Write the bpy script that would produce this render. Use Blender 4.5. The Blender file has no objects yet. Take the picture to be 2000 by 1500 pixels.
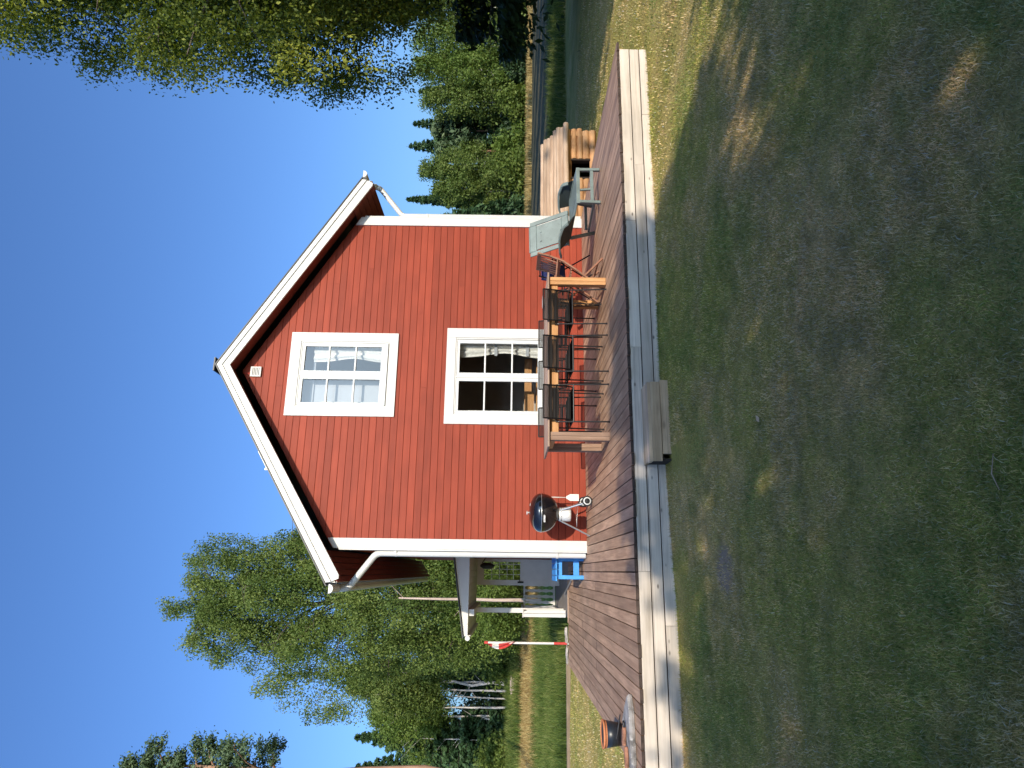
import bpy, bmesh, math, random
import numpy as np
from mathutils import Vector, Matrix
R=math.radians
C=bpy.context.scene.collection
scn=bpy.context.scene
# ------------------------------------------------------------------ camera
cam=bpy.data.cameras.new('camera'); co=bpy.data.objects.new('camera',cam); C.objects.link(co)
scn.camera=co
cam.sensor_width=36; cam.lens=1299.94/2000*36; cam.clip_start=.05; cam.clip_end=2000
FW=Vector((0.271035,0.962569,0.000793)); RT=Vector((0.962479,-0.271021,0.013463)); UP=Vector((-0.013174,0.002886,0.999909))
# the phone was held on its side: the top of the frame points to the viewer's right
m=Matrix((-UP,RT,-FW)).transposed().to_4x4(); m.translation=Vector((-3.13700,-10.5,1.17035))
co.matrix_world=m
scn.render.resolution_x=1024; scn.render.resolution_y=768
# ------------------------------------------------------------------ world, sun, exposure
SUN=Vector((-.14,1,-.50)).normalized()
w=bpy.data.worlds.new("World"); scn.world=w; w.use_nodes=True
nt=w.node_tree; nt.nodes.clear()
sky=nt.nodes.new('ShaderNodeTexSky'); sky.sky_type='NISHITA'; sky.sun_disc=False
sky.sun_elevation=math.asin(-SUN.z); sky.sun_rotation=math.atan2(-SUN.x,-SUN.y)
sky.air_density=1.0; sky.dust_density=3.0; sky.ozone_density=3.0; sky.altitude=100
bg=nt.nodes.new('ShaderNodeBackground'); bg.inputs[1].default_value=0.15
wo=nt.nodes.new('ShaderNodeOutputWorld'); tint=nt.nodes.new('ShaderNodeMix'); tint.data_type='RGBA'; tint.blend_type='MULTIPLY'; tint.inputs[0].default_value=1; tint.inputs[7].default_value=(.36,.515,.72,1)
nt.links.new(sky.outputs[0],tint.inputs[6]); nt.links.new(tint.outputs[2],bg.inputs[0]); nt.links.new(bg.outputs[0],wo.inputs[0])
sl=bpy.data.lights.new('sun','SUN'); sl.energy=2.3; sl.angle=R(.53); sl.color=(1.0,.90,.74)
so=bpy.data.objects.new('sun',sl); C.objects.link(so); so.rotation_euler=SUN.to_track_quat('-Z','Y').to_euler(); so.location=(0,-20,20)
scn.view_settings.view_transform='Standard'; scn.view_settings.look='None'; scn.view_settings.gamma=1; scn.view_settings.exposure=1.15
scn.view_settings.use_curve_mapping=False

# ------------------------------------------------------------------ helpers
class MB:
    """collects shapes for one mesh"""
    def __init__(s): s.v=[]; s.f=[]; s.mi=[]; s.sm=[]
    def add(s,vs,fs,mi=0,smooth=False):
        o=len(s.v); s.v+= [tuple(v) for v in vs]
        for f in fs: s.f.append(tuple(i+o for i in f)); s.mi.append(mi); s.sm.append(smooth)
    def box(s,x0,x1,y0,y1,z0,z1,mi=0):
        v=[(x0,y0,z0),(x1,y0,z0),(x1,y1,z0),(x0,y1,z0),(x0,y0,z1),(x1,y0,z1),(x1,y1,z1),(x0,y1,z1)]
        s.add(v,[(0,3,2,1),(4,5,6,7),(0,1,5,4),(1,2,6,5),(2,3,7,6),(3,0,4,7)],mi)
    def bar(s,a,b,wd,ht,up=(0,0,1),mi=0):
        a=Vector(a);b=Vector(b);d=(b-a).normalized();up=Vector(up)
        sd=d.cross(up)
        if sd.length<1e-4: sd=d.cross(Vector((0,1,0)))
        sd.normalize();u=sd.cross(d).normalized()
        v=[]
        for p in(a,b):
            for q,r in((-1,-1),(1,-1),(1,1),(-1,1)): v.append(p+sd*q*wd/2+u*r*ht/2)
        s.add(v,[(0,1,2,3),(7,6,5,4),(0,4,5,1),(1,5,6,2),(2,6,7,3),(3,7,4,0)],mi)
    def tube(s,pts,r,n=8,mi=0,caps=True):
        pts=[Vector(p) for p in pts]; rs=r if isinstance(r,(list,tuple)) else [r]*len(pts)
        o=[];N=len(pts);prev=None
        for i,p in enumerate(pts):
            d=(pts[min(i+1,N-1)]-pts[max(i-1,0)]).normalized()
            if prev is None:
                x=d.orthogonal().normalized()
            else:
                x=(prev-d*prev.dot(d)).normalized()
            prev=x;y=d.cross(x)
            for k in range(n):
                t=2*math.pi*k/n; o.append(p+(x*math.cos(t)+y*math.sin(t))*rs[i])
        f=[(i*n+k,i*n+(k+1)%n,(i+1)*n+(k+1)%n,(i+1)*n+k) for i in range(N-1) for k in range(n)]
        s.add(o,f,mi,True)
        if caps:
            s.add(o[:n],[tuple(range(n-1,-1,-1))],mi); s.add(o[-n:],[tuple(range(n))],mi)
    def lathe(s,prof,c,n=24,mi=0,axis='z',ang=2*math.pi):
        """prof list of (r,h)"""
        c=Vector(c);o=[];N=len(prof);full=abs(ang-2*math.pi)<1e-6;M=n if full else n+1
        for r,h in prof:
            for k in range(M):
                t=ang*k/n;x,y=r*math.cos(t),r*math.sin(t)
                p={'z':(x,y,h),'x':(h,x,y),'y':(x,h,y)}[axis]; o.append(c+Vector(p))
        f=[]
        for i in range(N-1):
            for k in range(n):
                k2=(k+1)%M if full else k+1
                f.append((i*M+k,i*M+k2,(i+1)*M+k2,(i+1)*M+k))
        s.add(o,f,mi,True)
    def prism(s,poly,a,b,axis='y',mi=0):
        """poly of 2D points extruded from a to b along axis"""
        def P(p,t): return {'y':(p[0],t,p[1]),'x':(t,p[0],p[1]),'z':(p[0],p[1],t)}[axis]
        n=len(poly);v=[P(p,a) for p in poly]+[P(p,b) for p in poly]
        s.add(v,[tuple(range(n)),tuple(range(2*n-1,n-1,-1))]+[(i,i+n,(i+1)%n+n,(i+1)%n) for i in range(n)],mi)
    def build(s,name,mats,parent=None,bevel=0,fix=True):
        me=bpy.data.meshes.new(name); me.from_pydata(s.v,[],s.f)
        mats=mats if isinstance(mats,(list,tuple)) else [mats]
        for m_ in mats: me.materials.append(m_)
        me.polygons.foreach_set('material_index',s.mi); me.polygons.foreach_set('use_smooth',s.sm)
        if fix:
            bm=bmesh.new(); bm.from_mesh(me); bmesh.ops.recalc_face_normals(bm,faces=bm.faces); bm.to_mesh(me); bm.free()
        me.update()
        o=bpy.data.objects.new(name,me); C.objects.link(o)
        if parent: o.parent=parent
        if bevel:
            b=o.modifiers.new('bevel','BEVEL'); b.width=bevel; b.segments=2; b.limit_method='ANGLE'; b.angle_limit=R(40)
        return o
def tag(o,label,cat,group=None,kind=None):
    if label:o['label']=label
    if cat:o['category']=cat
    if group:o['group']=group
    if kind:o['kind']=kind
    return o
def empty(name,loc=(0,0,0),rz=0,label=None,cat=None,group=None):
    o=bpy.data.objects.new(name,None); C.objects.link(o); o.location=loc; o.rotation_euler=(0,0,rz); o.empty_display_size=.1
    return tag(o,label,cat,group)
def copy_tree(o,parent=None):
    c=o.copy(); C.objects.link(c); c.parent=parent
    for ch in list(o.children): copy_tree(ch,c)
    return c
# ------------------------------------------------------------------ materials
def nodes(name):
    m_=bpy.data.materials.new(name); m_.use_nodes=True; t=m_.node_tree; t.nodes.clear()
    out=t.nodes.new('ShaderNodeOutputMaterial'); bs=t.nodes.new('ShaderNodeBsdfPrincipled'); t.links.new(bs.outputs[0],out.inputs[0])
    def N(ty,**kw):
        n=t.nodes.new(ty)
        for k,v in kw.items():
            if k.startswith('i_'):
                key=k[2:]; n.inputs[int(key) if key.isdigit() else key].default_value=v
            else: setattr(n,k,v)
        return n
    return m_,t,bs,out,N,t.links.new
def ramp(N,stops,interp='LINEAR'):
    r=N('ShaderNodeValToRGB'); r.color_ramp.interpolation=interp
    e=r.color_ramp.elements
    while len(e)<len(stops): e.new(.5)
    for i,(p,c) in enumerate(stops):
        e[i].position=p; e[i].color=(*c,1) if len(c)==3 else c
    return r
def mixc(N,L,fac,a,b,mode='MIX'):
    n=N('ShaderNodeMix',data_type='RGBA',blend_type=mode)
    for idx,val in((0,fac),(6,a),(7,b)):
        if hasattr(val,'is_linked') or hasattr(val,'links'): L(val,n.inputs[idx])
        elif isinstance(val,(int,float)): n.inputs[idx].default_value=val
        else: n.inputs[idx].default_value=(*val,1)
    return n.outputs[2]
def paint(name,col,rough=.55,var=.06,scale=6,bump=.0,spec=.4,metal=0,dirt=None):
    m_,t,bs,out,N,L=nodes(name)
    tc=N('ShaderNodeTexCoord'); n1=N('ShaderNodeTexNoise',i_Scale=scale,i_Detail=5.0); L(tc.outputs['Object'],n1.inputs['Vector'])
    lo=tuple(c*(1-var*2) for c in col); hi=tuple(min(1,c*(1+var)) for c in col)
    r=ramp(N,[(.3,lo),(.7,hi)]); L(n1.outputs[0],r.inputs[0]); c=r.outputs[0]
    if dirt:
        n2=N('ShaderNodeTexNoise',i_Scale=scale*3.7,i_Detail=6.0,i_Roughness=.7); L(tc.outputs['Object'],n2.inputs['Vector'])
        r2=ramp(N,[(.56,(0,0,0)),(.70,(1,1,1))]); L(n2.outputs[0],r2.inputs[0]); c=mixc(N,L,r2.outputs[0],c,dirt)
    L(c,bs.inputs['Base Color']); bs.inputs['Roughness'].default_value=rough; bs.inputs['Metallic'].default_value=metal
    bs.inputs['Specular IOR Level'].default_value=spec
    if bump:
        b=N('ShaderNodeBump',i_Strength=bump,i_Distance=.01); n3=N('ShaderNodeTexNoise',i_Scale=scale*12,i_Detail=4.0); L(tc.outputs['Object'],n3.inputs['Vector']); L(n3.outputs[0],b.inputs['Height']); L(b.outputs[0],bs.inputs['Normal'])
    return m_
def wood(name,cols,axis='x',grain=22,rough=.75,knots=0,tone=.25,bump=.35,streak=None,spec=.25):
    """cols: 3 colours dark..light; per-board tone from islands"""
    m_,t,bs,out,N,L=nodes(name)
    tc=N('ShaderNodeTexCoord'); geo=N('ShaderNodeNewGeometry')
    sc={'x':(.06,1,1),'y':(1,.06,1),'z':(1,1,.06)}[axis]
    mp=N('ShaderNodeMapping'); mp.inputs['Scale'].default_value=sc; L(tc.outputs['Object'],mp.inputs['Vector'])
    off=N('ShaderNodeVectorMath',operation='SCALE'); cv=N('ShaderNodeCombineXYZ'); 
    for i in range(3): L(geo.outputs['Random Per Island'],cv.inputs[i])
    L(cv.outputs[0],off.inputs[0]); off.inputs['Scale'].default_value=37.0
    ad=N('ShaderNodeVectorMath',operation='ADD'); L(mp.outputs[0],ad.inputs[0]); L(off.outputs[0],ad.inputs[1])
    n1=N('ShaderNodeTexNoise',i_Scale=float(grain),i_Detail=7.0,i_Roughness=.62,i_Distortion=.35); L(ad.outputs[0],n1.inputs['Vector'])
    r=ramp(N,[(.28,cols[0]),(.5,cols[1]),(.74,cols[2])]); L(n1.outputs[0],r.inputs[0]); c=r.outputs[0]
    # large blotches
    n2=N('ShaderNodeTexNoise',i_Scale=1.7,i_Detail=4.0); ad2=N('ShaderNodeVectorMath',operation='ADD'); L(tc.outputs['Object'],ad2.inputs[0]); L(off.outputs[0],ad2.inputs[1]); L(ad2.outputs[0],n2.inputs['Vector'])
    r2=ramp(N,[(.35,(1-tone,)*3),(.65,(1+tone*.35,)*3)]); L(n2.outputs[0],r2.inputs[0]); c=mixc(N,L,1.0,c,r2.outputs[0],'MULTIPLY')
    # island tone
    r3=ramp(N,[(0,(1-tone*1.1,1-tone*1.15,1-tone*1.2)),(1,(1+tone*.6,)*3)]); L(geo.outputs['Random Per Island'],r3.inputs[0]); c=mixc(N,L,1.0,c,r3.outputs[0],'MULTIPLY')
    if streak:
        n5=N('ShaderNodeTexNoise',i_Scale=grain*2.3,i_Detail=5.0,i_Roughness=.7); mp5=N('ShaderNodeMapping'); mp5.inputs['Scale'].default_value=tuple(.03 if q<.5 else 1.6 for q in sc); L(ad.outputs[0],mp5.inputs['Vector']); L(mp5.outputs[0],n5.inputs['Vector'])
        r5=ramp(N,[(.60,(0,0,0)),(.68,(1,1,1))]); L(n5.outputs[0],r5.inputs[0]); c=mixc(N,L,r5.outputs[0],c,streak)
    if knots:
        v=N('ShaderNodeTexVoronoi',i_Scale=float(knots)); mk=N('ShaderNodeMapping'); mk.inputs['Scale'].default_value=tuple(.45 if q<.5 else 1.0 for q in sc); L(ad2.outputs[0],mk.inputs['Vector']); L(mk.outputs[0],v.inputs['Vector'])
        rk=ramp(N,[(.04,(1,1,1)),(.11,(0,0,0))]); L(v.outputs['Distance'],rk.inputs[0]); c=mixc(N,L,rk.outputs[0],c,tuple(q*.35 for q in cols[0]))
    L(c,bs.inputs['Base Color']); bs.inputs['Roughness'].default_value=rough; bs.inputs['Specular IOR Level'].default_value=spec
    if bump:
        b=N('ShaderNodeBump',i_Strength=bump,i_Distance=.004); L(n1.outputs[0],b.inputs['Height']); L(b.outputs[0],bs.inputs['Normal'])
    return m_
def leafmat(name,dark,mid,light,trans=.35,rough=.6):
    m_,t,bs,out,N,L=nodes(name)
    at=N('ShaderNodeAttribute',attribute_name='tone')
    r=ramp(N,[(0,dark),(.5,mid),(1,light)]); L(at.outputs['Fac'],r.inputs[0])
    L(r.outputs[0],bs.inputs['Base Color']); bs.inputs['Roughness'].default_value=rough; bs.inputs['Specular IOR Level'].default_value=.25
    tr=N('ShaderNodeBsdfTranslucent'); hs=N('ShaderNodeHueSaturation',i_Saturation=1.1,i_Value=1.25); hs.inputs['Color'].default_value=(1,1,1,1); L(r.outputs[0],hs.inputs['Color']); L(hs.outputs[0],tr.inputs[0])
    mx=N('ShaderNodeMixShader'); mx.inputs[0].default_value=trans; L(bs.outputs[0],mx.inputs[1]); L(tr.outputs[0],mx.inputs[2]); L(mx.outputs[0],out.inputs[0])
    return m_
M={}
M['red']=wood('red_painted_siding',[(0.249,0.038,0.017),(0.290,0.046,0.021),(0.328,0.055,0.025)],'x',14,.62,tone=.13,bump=.12)
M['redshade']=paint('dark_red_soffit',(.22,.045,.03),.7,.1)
M['white']=paint('white_painted_trim',(.62,.60,.56),.5,.03,3,.05)
M['sash']=paint('white_gloss_sash',(.64,.64,.61),.35,.03,5)
M['gutter']=paint('white_metal_gutter',(.62,.61,.58),.3,.02,4)
M['roof']=paint('dark_roof_sheet',(.06,.058,.055),.45,.1,4)
M['seam']=paint('black_seam',(.02,.02,.02),.6)
M['deck']=wood('brown_deck_boards',[(0.265,0.152,0.091),(0.424,0.260,0.165),(0.551,0.363,0.235)],'y',26,.6,tone=.20,bump=.4,streak=(0.159,0.098,0.070),spec=.35)
M['deckend']=paint('dark_plank_ends',(.075,.052,.042),.9,.25,20)
M['fascia']=wood('grey_weathered_boards',[(0.482,0.410,0.334),(0.661,0.580,0.496),(0.765,0.680,0.591)],'x',20,.8,knots=8.5,tone=.16,bump=.5,streak=(0.272,0.220,0.181))
M['step']=wood('weathered_step_boards',[(0.420,0.280,0.175),(0.609,0.430,0.276),(0.714,0.540,0.368)],'x',22,.8,knots=4,tone=.28,bump=.5,streak=(0.105,0.080,0.064))
M['under']=paint('dark_underframe',(.04,.03,.025),.9)
M['pine']=wood('oiled_pine',[(.42,.20,.075),(.60,.31,.13),(.70,.42,.20)],'z',20,.5,tone=.12,bump=.15)
M['pinex']=wood('oiled_pine_rail',[(.42,.20,.075),(.60,.31,.13),(.70,.42,.20)],'x',20,.5,tone=.15,bump=.15)
M['pinetop']=wood('weathered_table_boards',[(.30,.19,.13),(.44,.30,.22),(.56,.42,.33)],'x',24,.7,tone=.22,bump=.3)
M['oldleg']=wood('weathered_table_leg',[(.22,.13,.085),(.34,.215,.15),(.42,.28,.20)],'z',22,.7,tone=.15,bump=.3)
M['teak']=wood('reddish_teak',[(.22,.095,.055),(.34,.16,.10),(.42,.22,.14)],'z',22,.55,tone=.2,bump=.2)
M['black']=paint('black_cord_and_tube',(.009,.008,.008),.45,.1,8,spec=.25)
M['grey_tube']=paint('grey_metal_tube',(.30,.29,.28),.35,.08,8,metal=.5)
M['enamel']=paint('black_enamel',(.006,.006,.008),.08,.02,4,spec=.8)
M['alu']=paint('aluminium',(.62,.62,.60),.32,.05,10,metal=.85)
M['alum']=paint('matt_aluminium',(.72,.70,.66),.5,.05,10,metal=.3)
M['rubber']=paint('black_rubber',(.02,.02,.02),.7)
M['resin']=paint('faded_green_resin',(.165,.205,.19),.5,.12,5,.1,dirt=(.11,.135,.125))
M['resind']=paint('dark_green_resin',(.032,.040,.036),.45,.1,5)
M['bluep']=paint('blue_paint',(.06,.30,.72),.5,.08,6,.08)
M['navy']=paint('navy_fabric',(.012,.02,.09),.8,.1,14)
M['log']=wood('peeled_logs',[(.40,.20,.09),(.56,.31,.15),(.66,.43,.24)],'x',12,.75,knots=2.2,tone=.26,bump=.5,streak=(.22,.12,.07))
M['logg']=wood('grey_roof_logs',[(.36,.23,.15),(.52,.37,.26),(.62,.48,.36)],'x',14,.8,knots=1.8,tone=.2,bump=.5,streak=(.22,.15,.11))
M['logend']=paint('log_end_grain',(.45,.27,.15),.8,.2,18)
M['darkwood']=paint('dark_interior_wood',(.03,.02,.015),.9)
M['terra']=paint('terracotta',(.62,.23,.10),.75,.1,8,.1)
M['bucket']=paint('black_plastic_pot',(.018,.022,.03),.35,.1,6)
M['slate']=paint('slate_stone',(.30,.285,.275),.8,.35,9,.6,dirt=(.50,.48,.46))
M['rust']=paint('rusty_iron',(.34,.16,.10),.8,.3,20,.4,dirt=(.26,.15,.11))
M['iron']=paint('dark_iron',(.05,.05,.055),.5,.2,10,metal=.6)
M['stone']=paint('pale_stone',(.42,.38,.34),.85,.2,8,.5)
M['concrete']=paint('pinkish_concrete',(.42,.33,.29),.85,.15,4,.4)
M['flagr']=paint('faded_red_cloth',(.55,.06,.05),.85,.1,20)
M['flagw']=paint('white_cloth',(.72,.68,.64),.85,.05,20)
M['curtain']=paint('white_curtain',(.74,.72,.68),.9,.08,30)
M['sky_grey_panel']=paint('pale_sky_grey',(.40,.41,.44),.9,.03,3)  # imitates sky reflected in the upper left casement; curtain ties share it
M['room']=paint('dim_room_wall',(.52,.46,.40),.9,.1,2)
M['greyp']=paint('grey_floor_paint',(.22,.20,.19),.6,.1,5)
M['bark']=wood('grey_brown_bark',[(.055,.042,.034),(.11,.085,.07),(.17,.14,.12)],'z',10,.95,tone=.2,bump=.8)
M['bark2']=wood('old_edging_timber',[(.16,.12,.08),(.26,.20,.14),(.36,.29,.21)],'x',16,.9,tone=.3,bump=.6)
M['birch']=wood('white_birch_bark',[(.30,.27,.24),(.52,.48,.44),(.62,.59,.55)],'z',7,.8,tone=.12,bump=.4,streak=(.10,.08,.07))
M['pinebark']=wood('orange_pine_bark',[(.20,.10,.06),(.34,.19,.12),(.44,.28,.20)],'z',9,.9,tone=.2,bump=.7)
M['palebark']=wood('pinkish_bare_trunk',[(.34,.24,.19),(.50,.38,.31),(.60,.48,.40)],'z',9,.85,tone=.12,bump=.5)
M['L_birch']=leafmat('birch_leaves',(0.048,0.086,0.018),(0.124,0.176,0.039),(0.271,0.314,0.084))
M['L_gold']=leafmat('sunlit_birch_leaves',(0.047,0.076,0.010),(0.147,0.181,0.024),(0.373,0.379,0.060))
M['L_light']=leafmat('light_green_leaves',(0.058,0.106,0.021),(0.137,0.200,0.040),(0.273,0.338,0.083))
M['L_spruce']=leafmat('spruce_needles',(0.019,0.046,0.017),(0.048,0.094,0.035),(0.108,0.172,0.063),.12)
M['L_pine']=leafmat('pine_needles',(0.039,0.069,0.031),(0.098,0.144,0.065),(0.182,0.225,0.107),.12)
M['L_shrub']=leafmat('shrub_leaves',(.05,.085,.018),(.13,.18,.035),(.24,.29,.075))
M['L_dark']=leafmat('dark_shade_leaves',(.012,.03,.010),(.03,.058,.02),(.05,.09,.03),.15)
def glass():
    m_,t,bs,out,N,L=nodes('window_glass'); t.nodes.remove(bs)
    tr=N('ShaderNodeBsdfTransparent'); tr.inputs[0].default_value=(.86,.88,.88,1); gl=N('ShaderNodeBsdfGlossy'); gl.inputs['Roughness'].default_value=.01
    fr=N('ShaderNodeFresnel'); fr.inputs[0].default_value=1.5
    ma=N('ShaderNodeMath',operation='MULTIPLY_ADD'); ma.inputs[1].default_value=1.6; ma.inputs[2].default_value=.03; L(fr.outputs[0],ma.inputs[0])
    mx=N('ShaderNodeMixShader'); L(ma.outputs[0],mx.inputs[0]); L(tr.outputs[0],mx.inputs[1]); L(gl.outputs[0],mx.inputs[2]); L(mx.outputs[0],out.inputs[0])
    return m_
M['glass']=glass()

# ------------------------------------------------------------------ ground
def sstep(a,b,x): 
    t=np.clip((x-a)/(b-a),0,1); return t*t*(3-2*t)
def gz(x,y):
    x=np.asarray(x,float);y=np.asarray(y,float)
    z=-.345+0*x
    left=1-sstep(-2,8,x)
    z=z+1.62*sstep(9,48,y)*left
    z=z+.012*np.sin(x*1.3+y*.7)+.010*np.sin(x*.6-y*1.9+1)+.006*np.sin(3.1*x+2.3*y)
    z=z-.03*np.exp(-((y+4.4)/.5)**2)*(x<-2)*(x>-6)
    return z
def ground_mat():
    m_,t,bs,out,N,L=nodes('lawn_and_meadow')
    g=N('ShaderNodeNewGeometry'); P=g.outputs['Position']; sp=N('ShaderNodeSeparateXYZ'); L(P,sp.inputs[0])
    def noise(sc,det=4.,ro=.55,scale=(1,1,1)):
        n=N('ShaderNodeTexNoise',i_Scale=sc,i_Detail=det,i_Roughness=ro); mp=N('ShaderNodeMapping'); mp.inputs['Scale'].default_value=scale; L(P,mp.inputs[0]); L(mp.outputs[0],n.inputs['Vector']); return n.outputs[0]
    def band(sock,a,b,jit=0,jn=None):
        s_=sock
        if jn is not None:
            ma=N('ShaderNodeMath',operation='MULTIPLY_ADD'); L(jn,ma.inputs[0]); ma.inputs[1].default_value=jit; L(sock,ma.inputs[2]); s_=ma.outputs[0]
            a+=jit*.5;b+=jit*.5
        mr=N('ShaderNodeMapRange',interpolation_type='SMOOTHSTEP'); mr.inputs['From Min'].default_value=a; mr.inputs['From Max'].default_value=b; L(s_,mr.inputs[0]); return mr.outputs[0]
    def mul(a,b):
        n=N('ShaderNodeMath',operation='MULTIPLY'); L(a,n.inputs[0]); L(b,n.inputs[1]); return n.outputs[0]
    def inv(a):
        n=N('ShaderNodeMath',operation='SUBTRACT'); n.inputs[0].default_value=1; L(a,n.inputs[1]); return n.outputs[0]
    big=noise(.45,3); mid=noise(2.2,5,.6); fine=noise(38,6,.7)
    r1=ramp(N,[(.36,(.24,.25,.06)),(.5,(.40,.33,.09)),(.64,(.54,.41,.16))]); 
    ad=N('ShaderNodeMath',operation='ADD'); L(big,ad.inputs[0]); L(mid,ad.inputs[1]); hf=N('ShaderNodeMath',operation='MULTIPLY'); L(ad.outputs[0],hf.inputs[0]); hf.inputs[1].default_value=.5; L(hf.outputs[0],r1.inputs[0])
    c=r1.outputs[0]
    rf=ramp(N,[(.3,(.50,.50,.50)),(.55,(1,1,1)),(.8,(1.4,1.35,1.25))]); L(fine,rf.inputs[0]); c=mixc(N,L,1.0,c,rf.outputs[0],'MULTIPLY')
    jn=noise(1.1,4); jn2=noise(.22,4)
    # bare patch on the lawn
    # left far: tall green meadow, tan hay strip, then green bank
    isL=inv(band(sp.outputs[0],-3,4)); isR=band(sp.outputs[0],4,10)
    mead=mul(isL,band(sp.outputs[1],7.4,7.8,.5,jn)); rm=ramp(N,[(.35,(.07,.13,.02)),(.65,(.18,.26,.05))]); L(mid,rm.inputs[0]); c=mixc(N,L,mead,c,rm.outputs[0])
    tan=mul(isL,mul(band(sp.outputs[1],17,21,5,jn2),inv(band(sp.outputs[1],27,31,4,jn2)))); c=mixc(N,L,tan,c,(.40,.24,.085))
    fld=mul(isR,band(sp.outputs[1],7,11,2,jn)); rd=ramp(N,[(.35,(.05,.055,.03)),(.65,(.12,.10,.06))]); L(mid,rd.inputs[0]); c=mixc(N,L,fld,c,rd.outputs[0])  # field colour darkened, partly standing in for tree shade
    st=mul(isR,band(sp.outputs[1],43,46,2,jn2)); c=mixc(N,L,st,c,(.42,.30,.11))
    st2=band(sp.outputs[1],58,64,3,jn2); c=mixc(N,L,mul(isR,st2),c,(.05,.09,.02))
    vd=N('ShaderNodeVectorMath',operation='DISTANCE'); L(P,vd.inputs[0]); vd.inputs[1].default_value=(-3.10,-5.58,-.345); c=mixc(N,L,inv(band(vd.outputs['Value'],.12,.24,.1,fine)),c,(.34,.26,.19))
    L(c,bs.inputs['Base Color']); bs.inputs['Roughness'].default_value=.9; bs.inputs['Specular IOR Level'].default_value=.1
    b=N('ShaderNodeBump',i_Strength=.9,i_Distance=.03); L(fine,b.inputs['Height']); L(b.outputs[0],bs.inputs['Normal'])
    return m_
def ground():
    xs=np.concatenate([np.linspace(-600,-40,15)[:-1],np.linspace(-40,60,201),np.linspace(60,600,15)[1:]])
    ys=np.concatenate([np.linspace(-400,-14,12)[:-1],np.linspace(-14,80,189),np.linspace(80,900,15)[1:]])
    X,Y=np.meshgrid(xs,ys); Z=gz(X,Y); n,m2=X.shape
    v=np.stack([X,Y,Z],-1).reshape(-1,3)
    i=np.arange(n-1)[:,None]*m2+np.arange(m2-1)[None]; i=i.ravel(); f=np.stack([i,i+1,i+m2+1,i+m2],-1)
    me=bpy.data.meshes.new('ground'); me.from_pydata(v.tolist(),[],f.tolist()); me.materials.append(ground_mat()); me.polygons.foreach_set('use_smooth',[True]*len(f)); me.update()
    o=bpy.data.objects.new('ground',me); C.objects.link(o); tag(o,'mown lawn, meadow and fields around the house','ground',kind='structure')
ground()

# ------------------------------------------------------------------ red house
W=2.827; SL=.612; OH=.34; AX=-.015          # half width, roof slope, gable overhang, ridge x
ZW=lambda x:5.62-SL*abs(x-AX)              # roof underside line on the wall plane
house=empty('red_house',(0,0,0),0,'red boarded house with white trim, gable facing the deck','house')
WIN=[dict(o=(-.762,.662,3.079,4.857),i=(-.605,.510,3.225,4.69),g=[(.004,.427),(-.536,-.137)],gz=(3.35,4.615),mz=(4.215,3.775)),
     dict(o=(-.865,.770,.51,2.27),i=(-.709,.606,.655,2.12),g=[(.003,.516),(-.639,-.139)],gz=(.757,2.052),mz=(1.630,1.183))]
def siding():
    b=MB(); p=.1125; z=-.02; k=0; rnd=random.Random(3)
    y0=0.0
    while z<5.62:
        z0=z+.0020; z1=min(z+p-.0020,5.6)
        hx=lambda zz:(5.62-zz)/SL
        def half(zz): 
            h=hx(zz); return max(-W+.02,AX-h),min(W-.02,AX+h)
        a0,a1=half(z0); c0,c1=half(z1)
        # intervals minus windows
        segs=[(a0,a1,c0,c1)]
        for wn in WIN:
            x0,x1,wz0,wz1=wn['o']; x0+=.05;x1-=.05;wz0+=.04;wz1-=.04
            if z1>wz0 and z0<wz1 and (z0>wz0-.07 and z1<wz1+.07):
                segs=[(a0,x0,c0,x0),(x1,a1,x1,c1)]
        out=[]
        for s_ in segs:
            if rnd.random()<.22 and s_[1]-s_[0]>1.6:
                t=s_[0]+(s_[1]-s_[0])*rnd.uniform(.25,.75); out+=[(s_[0],t-.001,s_[2],t-.001),(t+.001,s_[1],t+.001,s_[3])]
            else: out.append(s_)
        for (l0,r0,l1,r1) in out:
            e=.003; yb=rnd.uniform(0,.0012)
            ch=.0028
            v=[(l0,y0+.02,z0),(r0,y0+.02,z0),(r1,y0+.02,z1),(l1,y0+.02,z1),
               (l0,y0+e+yb,z0),(r0,y0+e+yb,z0),(r1,y0+e+yb,z1),(l1,y0+e+yb,z1),
               (l0,y0+yb,z0+ch),(r0,y0+yb,z0+ch),(r1,y0+yb,z1-ch),(l1,y0+yb,z1-ch)]
            b.add(v,[(0,1,5,4),(4,5,9,8),(8,9,10,11),(11,10,6,7),(7,6,2,3),(1,2,6,10,9,5),(0,4,8,11,7,3)])
        z+=p;k+=1
    return b
siding().build('siding',M['red'],house)
# backing wall with real window holes, rooms behind
b=MB()
def wall_with_holes(b,y0,y1,mi=0):
    xs=sorted({-W,W,AX,*[w_['i'][0] for w_ in WIN],*[w_['i'][1] for w_ in WIN]})
    zs=[-.3,.655,2.12,3.225,4.69]
    for i in range(len(xs)-1):
        xm=(xs[i]+xs[i+1])/2
        prev=-.3; spans=[]
        for w_ in WIN[::-1]:
            if w_['i'][0]<xm<w_['i'][1]: spans.append((prev,w_['i'][2])); prev=w_['i'][3]
        t0,t1=5.58-SL*abs(xs[i]-AX),5.58-SL*abs(xs[i+1]-AX)
        for a,c in spans: b.prism([(xs[i],a),(xs[i+1],a),(xs[i+1],c),(xs[i],c)],y0,y1)
        b.prism([(xs[i],prev),(xs[i+1],prev),(xs[i+1],t1),(xs[i],t0)],y0,y1)
wall_with_holes(b,.0215,.2)
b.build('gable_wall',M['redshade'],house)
b=MB(); LEN=10.9
b.box(-W,-W+.15,.201,LEN,-.3,3.85); b.box(W-.15,W,.201,LEN,-.3,3.85); b.box(-W,W,LEN,LEN+.15,-.3,3.8)
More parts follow.
